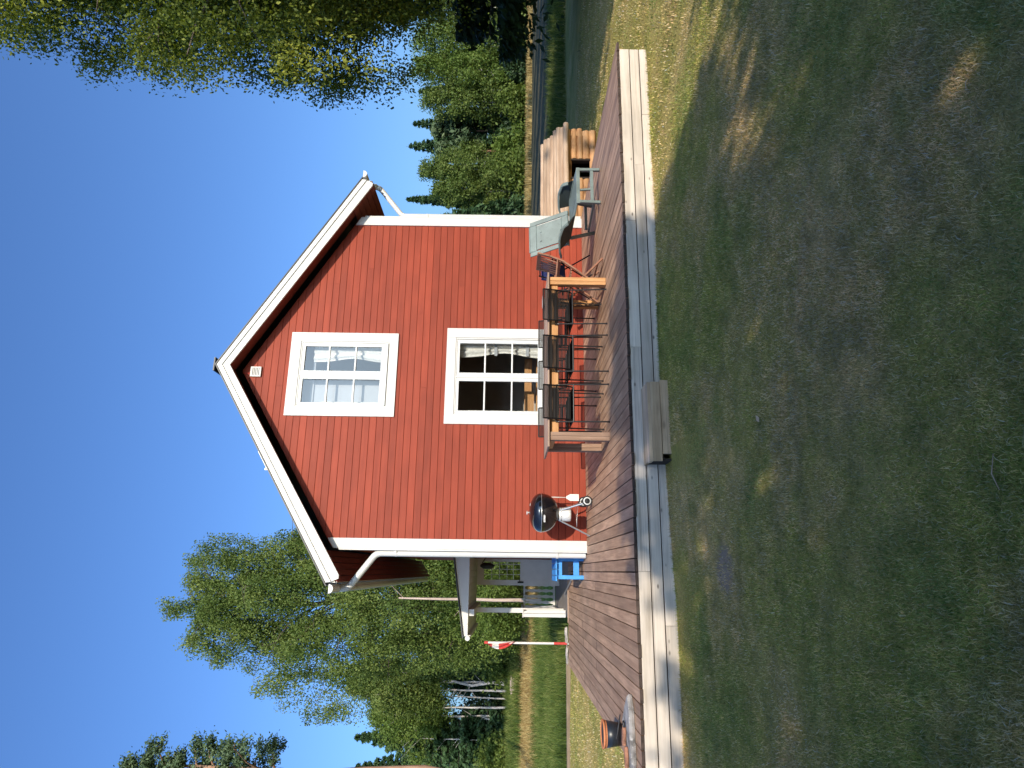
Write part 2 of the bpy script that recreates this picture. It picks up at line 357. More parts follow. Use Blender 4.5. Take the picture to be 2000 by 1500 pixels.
b.prism([(-W,3.8),(W,3.8),(AX,5.5)],LEN,LEN+.15)
b.build('side_and_rear_walls',M['red'],house)
# left wall siding boards beyond corner
# rooms
b=MB()
for z0,z1 in((-.02,2.55),(2.62,4.9)):
    x0,x1=-2.2,2.2
    if z0>2: x0,x1=-1.2,1.1
    b.add([(x0,.2,z0),(x1,.2,z0),(x1,2.2,z0),(x0,2.2,z0),(x0,.2,z1),(x1,.2,z1),(x1,2.2,z1),(x0,2.2,z1)],[(0,1,2,3),(4,7,6,5),(1,5,6,2),(2,6,7,3),(0,3,7,4)])
b.build('room_interior',M['room'],house,fix=False)
# corner boards
for sgn in(-1,1):
    b=MB(); x0=-W if sgn<0 else W-.153
    zt=[ZW(x0),ZW(x0+.153)]
    b.prism([(x0,-.02),(x0+.153,-.02),(x0+.153,zt[1]-.02),(x0,zt[0]-.02)],-.024,-.0015)
    xx=-W-.024 if sgn<0 else W+.0015
    b.box(xx,xx+.0225,-.024,.13,-.02,3.80)
    b.build('corner_board',M['white'],house,bevel=.002)
# bargeboards, soffit, roof
Yf=-OH
LX=-3.33; RX=3.37
def rk(x,dz=0): return 5.895-SL*abs(x-AX)+dz
for sgn,ex in((-1,LX),(1,RX)):
    e2=ex-.0*sgn
    b=MB()
    b.prism([(AX,rk(AX)-.004),(e2,rk(e2)-.004),(e2-.012*sgn,rk(e2)-.082),(AX,rk(AX)-.088)],Yf-.018,Yf+.03)
    b.prism([(AX,rk(AX)-.0885),(e2-.012*sgn,rk(e2)-.0825),(e2-.06*sgn,rk(e2)-.185),(e2-.11*sgn,rk(e2)-.185),(AX,rk(AX)-.206)],Yf,Yf+.03)
    b.build('bargeboard',M['white'],house,bevel=.003)
b=MB()
for sgn,ex in((-1,LX-.045),(1,RX+.045)):
    b.prism([(AX,rk(AX)+.022),(ex,rk(ex)+.022),(ex,rk(ex)+.002),(AX,rk(AX)+.002)],Yf-.03,LEN+.5)
b.build('roof',M['roof'],house)
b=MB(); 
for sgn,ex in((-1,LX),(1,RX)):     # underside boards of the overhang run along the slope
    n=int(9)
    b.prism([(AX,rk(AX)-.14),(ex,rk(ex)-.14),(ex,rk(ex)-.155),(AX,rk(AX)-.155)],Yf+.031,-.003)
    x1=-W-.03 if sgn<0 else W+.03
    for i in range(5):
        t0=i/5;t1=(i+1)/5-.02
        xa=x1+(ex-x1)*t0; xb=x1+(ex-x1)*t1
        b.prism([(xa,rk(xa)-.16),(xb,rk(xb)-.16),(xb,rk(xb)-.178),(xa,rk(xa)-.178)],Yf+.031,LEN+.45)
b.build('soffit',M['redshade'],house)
for sgn,ex in((-1,LX),(1,RX)):
    b=MB(); b.box(min(ex-.0*sgn,ex-.022*sgn),max(ex,ex-.022*sgn),Yf+.031,LEN+.45,rk(ex)-.16,rk(ex)-.01)
    b.build('eave_fascia',M['white'],house)
# ridge caps at apex + roof ladder bracket
b=MB(); b.box(-1.66,-1.36,-.30,-.1,4.97+.0,4.99); 
b=MB(); b.bar((AX,Yf-.035,rk(AX)+.03),(AX,LEN+.5,rk(AX)+.03),.22,.02); b.build('ridge_cap',M['roof'],house)
b=MB()
b.bar((-1.66,-.1,rk(-1.66)+.05),(-1.38,-.1,rk(-1.38)+.05),.25,.03); b.bar((-1.66,-.2,rk(-1.66)+.02),(-1.66,-.2,rk(-1.66)+.10),.03,.03)
b.build('roof_bracket',M['alum'],house)
# windows
def window(i,wd):
    x0,x1,z0,z1=wd['o'];a0,a1,c0,c1=wd['i']
    b=MB()
    b.box(x0,a0-.0015,-.026,-.0015,z0,z1); b.box(a1+.0015,x1,-.026,-.0015,z0,z1)
    b.box(a0,a1,-.0245,-.0015,c1+.001,z1); b.box(a0,a1,-.0245,-.0015,z0,c0-.001)
    root=b.build('window',M['white'],house,bevel=.002)
    root['label']='upper gable window' if i==0 else 'lower gable window behind the table'
    # jamb frame
    b=MB(); j=.022
    b.box(a0,a0+j,-.012,.15,c0,c1); b.box(a1-j,a1,-.012,.15,c0,c1); b.box(a0+j,a1-j,-.012,.15,c1-j,c1); b.box(a0+j,a1-j,-.02,.15,c0,c0+j)
    xm=(wd['g'][0][0]+wd['g'][1][1])/2; b.box(xm-.014,xm+.014,-.010,.10,c0+j,c1-j)
    b.build('frame',M['white'],root,bevel=.002)
    if i==0:
        b=MB(); b.prism([(-.045,c0+.03),(.0,c0+.05),(.0,c0+.02),(-.045,c0+.012)],a0+j+.002,a1-j-.002,'x'); b.build('sill',M['sash'],root)
    for (g0,g1) in wd['g']:
        gz0,gz1=wd['gz']; o0=.046
        lft=max(g0-.062,a0+j+.003) if g0<-.1 else xm+.0155
        rgt=min(g1+.062,a1-j-.003) if g1>0 else xm-.0155
        top=min(gz1+.05,c1-j-.003);bot=max(gz0-.09,c0+j+.005)
        b=MB()
        b.box(lft,g0,-.004,.04,bot,top); b.box(g1,rgt,-.004,.04,bot,top); b.box(g0,g1,-.0035,.0395,gz1,top); b.box(g0,g1,-.0035,.0395,bot,gz0)
        for mz in wd['mz']: b.box(g0,g1,-.002,.036,mz-.013,mz+.013)
        s_=b.build('sash',M['sash'],root,bevel=.003)
        b=MB(); b.add([(g0,.022,gz0),(g1,.022,gz0),(g1,.022,gz1),(g0,.022,gz1)],[(0,1,2,3)])
        b.build('pane',M['glass'],root,fix=False)
    # curtains
    def curtain(xa,xb,za,zb,y=.17,amp=.022,n=30,waist=None,topw=None):
        b=MB(); rows=14;v=[];f=[]
        for r_ in range(rows):
            t=r_/(rows-1); z=zb+(za-zb)*t
            s=1
            if waist: 
                s=1-(1-waist)*math.exp(-((t-.55)/.25)**2)
            for k in range(n+1):
                u=k/n; x=xa+(xb-xa)*(u if not waist else (u*s))
                v.append((x,y+amp*math.sin(u*n*.9+.6*math.sin(t*5)),z))
        f=[(r_*(n+1)+k,r_*(n+1)+k+1,(r_+1)*(n+1)+k+1,(r_+1)*(n+1)+k) for r_ in range(rows-1) for k in range(n)]
        b.add(v,f,0,True); return b.build('curtain',M['curtain'],root,fix=False)
    gz0,gz1=wd['gz']
    if i==0:
        curtain(a1-.03,a1-.30,gz0-.05,gz1-.10,.17,.02,16,.75); curtain(a0+.02,a0+.13,gz0-.05,gz1-.28,.17,.015,8)
        b=MB(); b.box(a0+.02,-.10,.24,.25,gz0-.1,gz1+.1); b.box(a0+.1,a1-.03,.215,.235,gz1-.13,gz1-.09); b.build('sky_grey_panel',M['sky_grey_panel'],root)  # added pale panel stands in for the sky reflection; thin bar above
    else:
        curtain(a1-.02,a1-.29,gz0-.1,gz1+.05,.17,.022,18,.7); curtain(a0+.02,a0+.12,gz0-.1,gz1-.15,.17,.015,8)
        for z in(gz1-.62,gz1-1.15):
            b=MB(); b.box(a1-.26,a1-.04,.135,.142,z,z+.05); b.build('curtain_tie',M['sky_grey_panel'],root)
for i,wd in enumerate(WIN): window(i,wd)
b=MB(); b.box(-.45,.50,.75,.80,.83,.96); b.box(-.62,-.18,.52,.56,.80,.95); b.box(-.6,.5,.57,.74,.74,.76)
b.build('indoor_table',M['pinex'],house)
# vent
b=MB(); b.box(-.12,.05,-.035,-.001,5.30,5.475)
v=b.build('vent',M['white'],house,bevel=.004); v['label']='white square louvre vent under the ridge'
b=MB()
for k in range(5): b.box(-.095,.03,-.0375,-.0355,5.33+.025*k,5.34+.025*k)
b.build('vent_slots',M['seam'],v)
b=MB(); b.tube([(-.06,-.01,5.47),(-.06,-.012,5.60)],.005,6,0); b.build('vent_cord',M['flagr'],v)
# gutters
def gutter(x,z,y0,y1,name='gutter'):
    b=MB(); r=.066; n=12; prof=[(r*math.cos(math.pi+math.pi*k/n),r*math.sin(math.pi+math.pi*k/n)) for k in range(n+1)]
    inner=[(p[0]*.93,p[1]*.93) for p in prof][::-1]
    poly=[(x+p[0],z+p[1]) for p in prof+inner]
    v=[];m_=len(poly)
    for y in(y0,y1): v+=[(p[0],y,p[1]) for p in poly]
    b.add(v,[(i,(i+1)%m_,(i+1)%m_+m_,i+m_) for i in range(m_)],0,True)
    ed=[(x+p[0],z+p[1]) for p in prof]
    b.prism(ed,y0-.004,y0+.002); b.prism(ed,y1-.002,y1+.004)
    yy=y0+.45
    while yy<y1: 
        b.lathe([(r*1.04,-.012),(r*1.04,.012)],(x,yy,z),16,0,'y',-math.pi) ; yy+=.6
    return b.build(name,M['gutter'],house)
gutter(-3.415,3.80,-.40,11.3); gutter(3.445,3.80,-.40,11.3)
def bend(pts,rad=.08,seg=6):
    pts=[Vector(p) for p in pts];out=[pts[0]]
    for i in range(1,len(pts)-1):
        a,b_,c=pts[i-1],pts[i],pts[i+1];d1=(a-b_).normalized();d2=(c-b_).normalized()
        p0=b_+d1*rad;p2=b_+d2*rad
        for k in range(seg+1):
            t=k/seg; out.append(p0*(1-t)**2+b_*2*t*(1-t)+p2*t*t)
    out.append(pts[-1]);return out
b=MB(); b.tube(bend([(-3.415,.1,3.76),(-3.415,.1,3.63),(-2.888,.1,3.23),(-2.888,.1,2.6),(-2.880,.1,.01)],.09),.051,14)
dl=b.build('downspout',M['gutter'],house)
for z in(2.93,.45):
    b=MB(); b.lathe([(.056,-.018),(.056,.018)],(-2.886,.1,z),14); b.box(-2.886,-2.83,.03,.05,z-.015,z+.015)
    b.build('pipe_clamp',M['gutter'],dl)
b=MB(); b.tube(bend([(3.445,.0,3.76),(3.445,.02,3.62),(3.40,.03,3.56),(2.90,.06,3.16),(2.90,.06,2.6),(2.895,.06,.01)],.07),.045,14)
b.tube([(3.445,0,3.74),(3.445,0,3.64)],[.062,.048],14)
dl=b.build('downspout',M['gutter'],house)
b=MB(); b.lathe([(.05,-.016),(.05,.016)],(2.899,.06,2.72),14); b.box(2.83,2.9,.0,.02,2.70,2.73); b.build('pipe_clamp',M['gutter'],dl)
# plinth strip at base
b=MB(); b.box(-W+.16,W-.16,-.02,-.002,.0,.022); b.build('base_strip',M['red'],house)
# ------------------------------------------------------------------ porch (part of the house)
b=MB()
b.prism([(-2.83,2.335),(-4.40,2.10),(-4.40,2.02),(-2.83,2.02)],3.95,3.99)
b.prism([(-2.83,2.335),(-4.40,2.10),(-4.40,2.02),(-2.83,2.02)],7.35,7.39)
b.box(-4.42,-4.40,3.95,7.4,1.96,2.10)
b.build('porch_gable_panel',M['white'],house)
b=MB(); b.prism([(-2.83,2.37),(-4.46,2.125),(-4.46,2.105),(-2.83,2.345)],3.90,7.45); b.build('porch_roof',M['roof'],house)
b=MB(); n=11
for k in range(n):
    x0=-4.39+k*(1.55/n); b.box(x0,x0+1.55/n-.006,3.995,7.34,2.025,2.04)
b.box(-4.03,-3.90,3.995,7.34,1.90,2.02)
b.build('porch_ceiling',M['white'],house)
b=MB(); r=.055
b.tube([(-4.46,3.93,2.02),(-4.46,7.4,2.02)],.05,12); b.build('porch_gutter',M['gutter'],house)
b=MB(); b.box(-4.00,-3.90,4.75,4.85,-.02,1.9); b.build('porch_post',M['white'],house,bevel=.004)
def baluster(b,x,y,z0,z1,w_,t,ax):
    zs=[0,.1,.25,.4,.5,.6,.75,.9,1];ws=[1,.55,1,.6,1,.6,1,.55,1]
    L_=[(-w_/2*k,z0+(z1-z0)*q) for q,k in zip(zs,ws)]; Rr=[(w_/2*k,z0+(z1-z0)*q) for q,k in zip(zs,ws)][::-1]
    if ax=='y': b.prism([(x+p[0],p[1]) for p in L_+Rr],y-t/2,y+t/2,'y')
    else: b.prism([(y+p[0],p[1]) for p in L_+Rr],x-t/2,x+t/2,'x')
b=MB(); b.box(-3.96,-2.84,7.17,7.24,.78,.82); b.box(-3.96,-2.84,7.185,7.225,.02,.07)
for k in range(8): baluster(b,-3.88+k*.14,7.205,.07,.78,.085,.02,'y')
b.build('porch_railing',M['white'],house)
b=MB(); b.box(-3.985,-3.93,3.96,7.17,.83,.87); b.box(-3.975,-3.94,3.96,7.17,.05,.10)
for k in range(16): baluster(b,-3.958,4.10+k*.19,.10,.83,.10,.02,'x')
b.build('porch_railing',M['white'],house)
b=MB(); 
poly=[(-4.03,.02),(-3.962,.02),(-3.962,.885),(-4.03,.885)]
b.prism(poly,3.88,3.91); b.prism([(-3.956,.02),(-3.89,.02),(-3.89,.80),(-3.91,.83),(-3.92,.885),(-3.956,.885)],3.885,3.915); b.box(-4.04,-3.88,3.87,3.93,.885,.905)
b.build('newel_post',M['white'],house,bevel=.003)
b=MB()
k=0;y=3.50
while y<7.25: b.box(-4.02,-2.835,y,y+.115,-.03,-.004); y+=.12
b.build('porch_floor',M['greyp'],house)
b=MB(); b.box(-4.10,-3.2,3.46,3.49,-.02,.012); b.build('porch_edge_board',M['logg'],house)
# open porch door
b=MB(); dx0,dx1=-3.45,-2.86
b.box(dx0,dx0+.12,5.78,5.82,.01,1.94); b.box(dx1-.06,dx1,5.78,5.82,.01,1.94); b.box(dx0+.12,dx1-.06,5.782,5.818,1.78,1.94); b.box(dx0+.12,dx1-.06,5.782,5.818,.01,.93)
for x in(-3.21,-3.09,-2.98): b.box(x-.006,x+.006,5.786,5.814,.93,1.78)
for z in(1.09,1.24,1.42,1.60): b.box(dx0+.12,dx1-.06,5.787,5.813,z-.006,z+.006)
dr=b.build('porch_door',paint('grey_white_door',(.55,.54,.52),.5,.04),house,bevel=.002)
b=MB(); b.add([(dx0+.12,5.80,.93),(dx1-.06,5.80,.93),(dx1-.06,5.80,1.78),(dx0+.12,5.80,1.78)],[(0,1,2,3)]); b.build('door_pane',M['glass'],dr,fix=False)
b=MB(); b.box(-3.40,-3.36,5.765,5.779,.85,.99); b.tube([(-3.38,5.765,.94),(-3.38,5.74,.94),(-3.30,5.735,.94)],.008,6); b.build('door_lock',M['seam'],dr)
# wall lantern
b=MB(); b.tube([(-2.84,5.2,1.72),(-2.95,5.2,1.80),(-3.02,5.2,1.78)],.012,6); b.lathe([(.02,.05),(.07,-.02),(.065,-.20),(.02,-.26),(.0,-.30)],(-3.02,5.2,1.80),6)
b.build('wall_lantern',M['seam'],house)

# ------------------------------------------------------------------ deck
deck=empty('wooden_deck',(0,-4.0,-.34),0,'brown plank deck along the red gable with a grey board front edge','deck'); 
DZ=.34; DY=4.0
b=MB(); rnd=random.Random(11); p=.1255; x=-4.885
def plank(x0,x1,y0,y1,slant=0):
    z=rnd.uniform(-.0025,.0015); t=rnd.uniform(-.0012,.0012)
    v=[(x0,y0,-.028+z),(x1,y0,-.028+z),(x1,y1,-.028+z),(x0,y1,-.028+z),(x0,y0,z-t),(x1,y0,z+t),(x1,y1,z+t),(x0,y1,z-t)]
    v=[(a,c+DY,d+DZ) for a,c,d in v]
    b.add(v,[(0,3,2,1),(4,5,6,7),(1,2,6,5),(2,3,7,6),(3,0,4,7)]); b.add(v,[(0,1,5,4)],1)
k=0
while x<2.86:
    g=rnd.uniform(.009,.014); x0=x+g/2;x1=x+p-g/2
    yf=-4.035+rnd.uniform(-.012,.012)
    yb=3.45 if x1<-2.83 else -.0265
    if x0>2.83: yb=.1
    if yb>1:
        j=-.5+ (1.2 if k%2 else -.4)+rnd.uniform(-.1,.1); plank(x0,x1,yf,j-.002); plank(x0,x1,j+.002,yb+rnd.uniform(-.01,.01))
    else: plank(x0,x1,yf,yb)
    x+=p;k+=1
b.build('deck_planks',[M['deck'],M['deckend']],deck)
b=MB(); hs=[(-.143,-.034),(-.257,-.154),(-.40,-.268)]
joints=[[-3.12,-.9,.55],[-1.9,1.25],[-3.6,-.2,1.9]]
for (z0,z1),js in zip(hs,joints):
    xs=[-5.0]+js+[2.80]
    for a,c in zip(xs[:-1],xs[1:]):
        yy=-4.0+rnd.uniform(-.002,.002)
        b.box(a+.001,c-.001,yy-.028+DY,yy+DY,z0+DZ,z1+DZ)
b.build('front_boards',M['fascia'],deck,bevel=.003)
for xa,ye in((2.772,.08),(-4.90,3.4)):
    b=MB()
    for (z0,z1) in hs: b.box(xa,xa+.028,-3.998+DY,ye+DY,z0+DZ,z1+DZ)
    b.build('side_boards',M['fascia'],deck,bevel=.003)
b=MB()
for yy in np.arange(-3.9,-.1,.6): b.box(-4.86,2.76,yy+DY,yy+.05+DY,-.20+DZ,-.033+DZ)
for yy in np.arange(.1,3.4,.6): b.box(-4.86,-2.86,yy+DY,yy+.05+DY,-.20+DZ,-.033+DZ)
b.box(-4.85,2.75,-3.9+DY,-.05+DY,-.36+DZ,-.30+DZ);b.box(-4.85,-2.9,-.05+DY,3.4+DY,-.36+DZ,-.30+DZ)
b.build('joists',M['under'],deck)
# step box
st=empty('wooden_step',(-1.74,-4.20,-.34),0,'low step box of weathered planks set against the deck front','step')
b=MB(); x0,x1=-.385,.385; dzs=.34; y0=4.20
def bx(a,c,d,e,f,g): b.box(a,c,d+y0,e+y0,f+dzs,g+dzs)
for (ya,yb,dx) in((-4.085,-4.031,.0),(-4.205,-4.091,.005),(-4.315,-4.211,-.004)): bx(x0+dx,x1+dx,ya,yb,-.155-(.0 if ya>-4.1 else rnd.uniform(0,.003)),-.125)
b.build('tread_boards',M['step'],st,bevel=.003)
b=MB(); bx(x0+.0,x1-.0,-4.325,-4.300,-.245,-.157); bx(x0+.07,x1+.02,-4.318,-4.295,-.36,-.250)
b.build('riser_boards',M['step'],st,bevel=.003)
for xa in(x0+.01,x1-.03):
    b=MB(); bx(xa,xa+.02,-4.29,-4.035,-.36,-.16); b.build('side_board',M['under'],st)

# ------------------------------------------------------------------ table
tb=empty('garden_table',(-.57,-2.3,0),0,'long pine garden table with thick square legs, set with six black chairs','table')
def TX(x): return x+.57
def TY(y): return y+2.3
b=MB(); n=6; ys=np.linspace(-2.735,-1.83,n+1); 
for k in range(n):
    b.box(TX(-1.71),TX(.535),TY(ys[k]+.004),TY(ys[k+1]-.004),.722,.744)
b.build('table_top',M['pinetop'],tb,bevel=.003)
for (xx,yy,mt) in((-1.625,-2.70,'oldleg'),(.385,-2.70,'pine'),(-1.625,-1.96,'oldleg'),(.385,-1.96,'pine')):
    b=MB(); b.box(TX(xx),TX(xx+.050),TY(yy),TY(yy+.09),.002,.72); b.box(TX(xx+.052),TX(xx+.100),TY(yy+.001),TY(yy+.089),.002,.72); b.build('leg',M[mt],tb,bevel=.003)
b=MB(); b.box(TX(-1.52),TX(.38),TY(-2.66),TY(-2.635),.61,.715); b.box(TX(-1.52),TX(.38),TY(-1.935),TY(-1.91),.61,.715)
b.box(TX(-1.60),TX(-1.575),TY(-2.6),TY(-1.965),.64,.715); b.box(TX(.42),TX(.445),TY(-2.6),TY(-1.965),.64,.715)
b.build('apron',M['pinex'],tb,bevel=.002)
# cloth item on table
dish=empty('white_dish',(.44,-1.98,.744),0,'small white dish on the right end of the garden table','dish')
b=MB(); b.lathe([(.0,.004),(.055,.004),(.09,.03),(.086,.03),(.055,.009),(.0,.009)],(0,0,0),20); b.build('bowl',M['sash'],dish)

# ------------------------------------------------------------------ corded chairs
def cord_chair(name):
    r=empty(name); 
    w_=.232
    # side frames
    b=MB()
    for s in(-1,1):
        x=s*w_
        b.tube(bend([(x*1.0,-.235,.002),(x*.985,-.19,.645),(x*.985,.19,.645),(x*1.0,.235,.002)],.05,5),.0095,8)
        b.tube([(x,-.235,0),(x,-.235,.02)],.0125,8); b.tube([(x,.235,0),(x,.235,.02)],.0125,8)
    b.tube([(-w_,-.213,.43),(w_,-.213,.43)],.008,8); b.tube([(-w_,.205,.44),(w_,.205,.44)],.008,8); b.tube([(-w_,-.195,.64),(w_,-.195,.64)],.008,8)
    b.build('side_frame',M['grey_black'],r)
    b=MB()
    for s in(-1,1):
        x=s*.205
        pts=[(x,-.285,.80),(x,-.255,.64),(x,-.205,.47),(x,-.15,.425),(x,.18,.44),(x,.225,.435)]
        b.tube(bend(pts,.04,4),.0095,8)
    b.tube([(-.205,-.286,.80),(.205,-.286,.80)],.0095,8); b.tube([(-.205,.225,.435),(.205,.225,.435)],.0095,8); b.tube([(-.205,-.155,.42),(.205,-.155,.42)],.007,8)
    b.build('seat_and_back_frame',M['black'],r)
    def cords(p0,p1,n,sag,bow):
        b=MB()
        for k in range(n):
            t=(k+.5)/n; a=Vector(p0).lerp(Vector(p1),t)
            pts=[(-.205+.41*u,a.y+bow*(1-(2*u-1)**2),a.z-sag*(1-(2*u-1)**2)) for u in(0,.2,.4,.6,.8,1)]
            b.tube(pts,.0064,5,caps=False)
        return b
    c1=cords((0,-.283,.79),(0,-.20,.465),19,0,-.012)
    c1.build('back_cords',M['black'],r)
    cords((0,-.145,.428),(0,.215,.437),20,.012,0).build('seat_cords',M['black'],r)
    return r
M['grey_black']=paint('dark_grey_tube',(.022,.02,.02),.3,.1,8,spec=.6)
cc=cord_chair('cord_chair')
near=[(.075,-2.495,.02,'right one of the three black corded chairs on the camera side of the garden table'),(-.535,-2.505,-.02,'middle one of the three black corded chairs on the camera side of the garden table'),(-1.165,-2.49,-.01,'left one of the three black corded chairs on the camera side of the garden table')]
far=[(.155,-1.77,math.pi+.02,'right one of the three black corded chairs between the garden table and the red wall'),(-.48,-1.79,math.pi-.03,'middle one of the three black corded chairs between the garden table and the red wall'),(-1.14,-1.76,math.pi+.01,'left one of the three black corded chairs between the garden table and the red wall')]
for i,(x,y,rz,lb) in enumerate(near+far):
    o=cc if i==0 else copy_tree(cc)
    o.location=(x,y,0); o.rotation_euler=(0,0,rz); tag(o,lb,'chair','corded chairs around the garden table')

# ------------------------------------------------------------------ folding wooden chair
fc=empty('folding_chair',(.76,-2.35,0),0,'reddish wooden folding chair turned side on at the right end of the table','chair')
def F(x,y,z): return (x-.76,y+2.35,z)
for yy in(-2.52,-2.06):
    b=MB(); b.bar(F(.905,yy,.865),F(.865,yy,.70),.022,.040,(0,1,0)); b.bar(F(.867,yy,.71),F(.79,yy,.52),.022,.040,(0,1,0)); b.bar(F(.795,yy,.53),F(.675,yy,.36),.022,.038,(0,1,0)); b.bar(F(.685,yy,.375),F(.40,yy,.004),.022,.036,(0,1,0)); b.build('back_post',M['teak'],fc,bevel=.003)
for yy in(-2.485,-2.095):
    b=MB(); b.bar(F(.86,yy,.004),F(.60,yy,.25),.022,.036,(0,1,0)); b.bar(F(.60,yy,.25),F(.44,yy,.43),.022,.034,(0,1,0)); b.build('cross_leg',M['teak'],fc,bevel=.003)
b=MB(); b.bar(F(.80,-2.49,.065),F(.80,-2.09,.065),.03,.02); b.build('stretcher',M['teak'],fc,bevel=.003)
b=MB()
for k in range(9): t=k/8; b.bar(F(.42+.31*t,-2.50,.435-.02*t),F(.42+.31*t,-2.08,.435-.02*t),.028,.014)
b.build('seat',M['teak'],fc,bevel=.002)
b=MB()
b.bar(F(.895,-2.51,.84),F(.895,-2.07,.84),.02,.05); b.bar(F(.80,-2.51,.57),F(.80,-2.07,.57),.02,.04)
for k in range(6): yy=-2.44+k*.062; b.bar(F(.895,yy,.83),F(.80,yy,.575),.012,.026,(0,1,0))
b.build('backrest',M['teak'],fc,bevel=.002)
for yy in(-2.53,-2.05):
    b=MB(); b.bar(F(.82,yy,.60),F(.43,yy,.635),.035,.018); b.bar(F(.46,yy,.62),F(.45,yy,.44),.022,.03,(0,1,0)); b.build('armrest',M['teak'],fc,bevel=.003)

# ------------------------------------------------------------------ resin sun lounger
ln=empty('sun_lounger',(1.75,-2.1,0),0,'faded grey green resin sun lounger with raised slotted back by the log hut','sun lounger')
LO=Vector((1.75,-2.1,0))
def fr(o,ax,ay):
    o=Vector(o);ax=Vector(ax).normalized();ay=Vector(ay).normalized();az=ax.cross(ay).normalized()
    return lambda x,y,z:o+ax*x+ay*y+az*z-LO
def slab(b,f_,x0,x1,y0,y1,z0,z1,holes=()):
    v=[f_(*p) for p in((x0,y0,z0),(x1,y0,z0),(x1,y1,z0),(x0,y1,z0),(x0,y0,z1),(x1,y0,z1),(x1,y1,z1),(x0,y1,z1))]
    b.add(v,[(0,3,2,1),(4,5,6,7),(0,1,5,4),(1,2,6,5),(2,3,7,6),(3,0,4,7)])
# back panel: faces the camera, leans away
bf=fr((1.60,-1.95,.40),(1,-.05,.03),(-.10,.22,.55))
b=MB(); hw=.265; H=.585
slab(b,bf,-hw+.0,-.20,0,H,0,.022); slab(b,bf,.20,hw,0,H,0,.022)
slab(b,bf,-.20,.20,0,.10,.0005,.0225); slab(b,bf,-.20,.20,H-.10,H,.0005,.0225); slab(b,bf,-.185,.185,.10,H-.10,.001,.021)
slab(b,bf,-.20,.20,H,H+.018,.002,.020)
slab(b,bf,-hw,hw,0,.02,-.03,.0)
bp_=b.build('backrest',M['resin'],ln,bevel=.006)
for sx in(-.07,.07):
    b=MB(); b.tube([bf(sx,.42,.0225),bf(sx,.42,.032)],.014,10); b.build('button',M['resin'],bp_)
# bed section: from the back hinge to the foot end
ft=Vector((1.97,-2.44,0)); hd=Vector((1.62,-1.97,0)); dirb=(hd-ft).normalized(); sd=Vector((1,-.02,0))
b=MB()
def quad(pts,th):
    up_=Vector((0,0,th)); v=[Vector(p)-LO for p in pts]+[Vector(p)-LO-up_ for p in pts]
    b.add(v,[(0,1,2,3),(7,6,5,4),(0,4,5,1),(1,5,6,2),(2,6,7,3),(3,7,4,0)])
quad([(1.71,-2.44,.33),(2.255,-2.42,.33),(2.10,-1.93,.39),(1.42,-1.97,.39)],.02)
quad([(1.70,-2.455,.33),(2.265,-2.435,.33),(2.265,-2.425,.332),(1.70,-2.445,.332)],.05)
b.build('seat',M['resin'],ln,bevel=.006)
for k in range(2):
    b=MB(); a=[(2.16,-2.34,.3415),(2.18,-2.34,.3415),(2.05,-2.02,.381),(2.03,-2.02,.381)] if k else [(1.80,-2.36,.3405),(1.815,-2.36,.3405),(1.62,-2.05,.379),(1.60,-2.05,.379)]
    quad(a,.006); b.build('slot',M['resind'],ln)
for (x,y,xt,yt,zt) in((1.725,-2.43,1.735,-2.43,.32),(2.245,-2.41,2.24,-2.41,.32),(1.66,-1.70,1.45,-1.93,.37),(2.12,-1.66,2.05,-1.90,.37)):
    b=MB(); b.bar(Vector((x,y,.002))-LO,Vector((xt,yt,zt))-LO,.040,.045,(0,1,0)); b.build('leg',M['resin'],ln,bevel=.006)
b=MB(); b.bar(Vector((1.73,-2.43,.115))-LO,Vector((2.24,-2.41,.115))-LO,.03,.045); b.bar(Vector((1.93,-2.425,.13))-LO,Vector((1.915,-2.425,.31))-LO,.028,.028,(0,1,0))
b.bar(Vector((1.70,-1.72,.12))-LO,Vector((2.11,-1.68,.12))-LO,.03,.04); b.bar(Vector((1.73,-2.40,.09))-LO,Vector((1.66,-1.74,.09))-LO,.03,.03)
b.build('stretcher',M['resin'],ln,bevel=.005)
for s,pts in((0,[(1.47,-2.30,.43),(1.44,-2.26,.50),(1.34,-2.12,.545),(1.22,-1.95,.53),(1.20,-1.84,.50)]),(1,[(2.16,-2.20,.42),(2.17,-2.14,.50),(2.10,-2.0,.545),(1.96,-1.85,.53),(1.90,-1.80,.50)])):
    b=MB(); P_=bend([Vector(p)-LO for p in pts],.04,3)
    for a,c in zip(P_[:-1],P_[1:]): b.bar(a,c+(c-a)*.15,.05,.028)
    b.build('armrest',M['resin'],ln,bevel=.006)
for pts in([(1.47,-2.30,.42),(1.42,-2.22,.535),(1.24,-1.97,.52),(1.42,-1.97,.37),(1.60,-2.30,.35)],[(2.17,-2.22,.41),(2.15,-2.10,.53),(1.96,-1.86,.52),(2.00,-1.86,.38),(2.20,-2.22,.34)]):
    b=MB(); v=[Vector(p)-LO for p in pts]; off_=Vector((.012,.012,0)); n_=len(v)
    b.add([p for p in v]+[p+off_ for p in v],[tuple(range(n_)),tuple(range(2*n_-1,n_-1,-1))]+[(i_,(i_+1)%n_,(i_+1)%n_+n_,i_+n_) for i_ in range(n_)]); b.build('side_panel',M['resind'],ln)
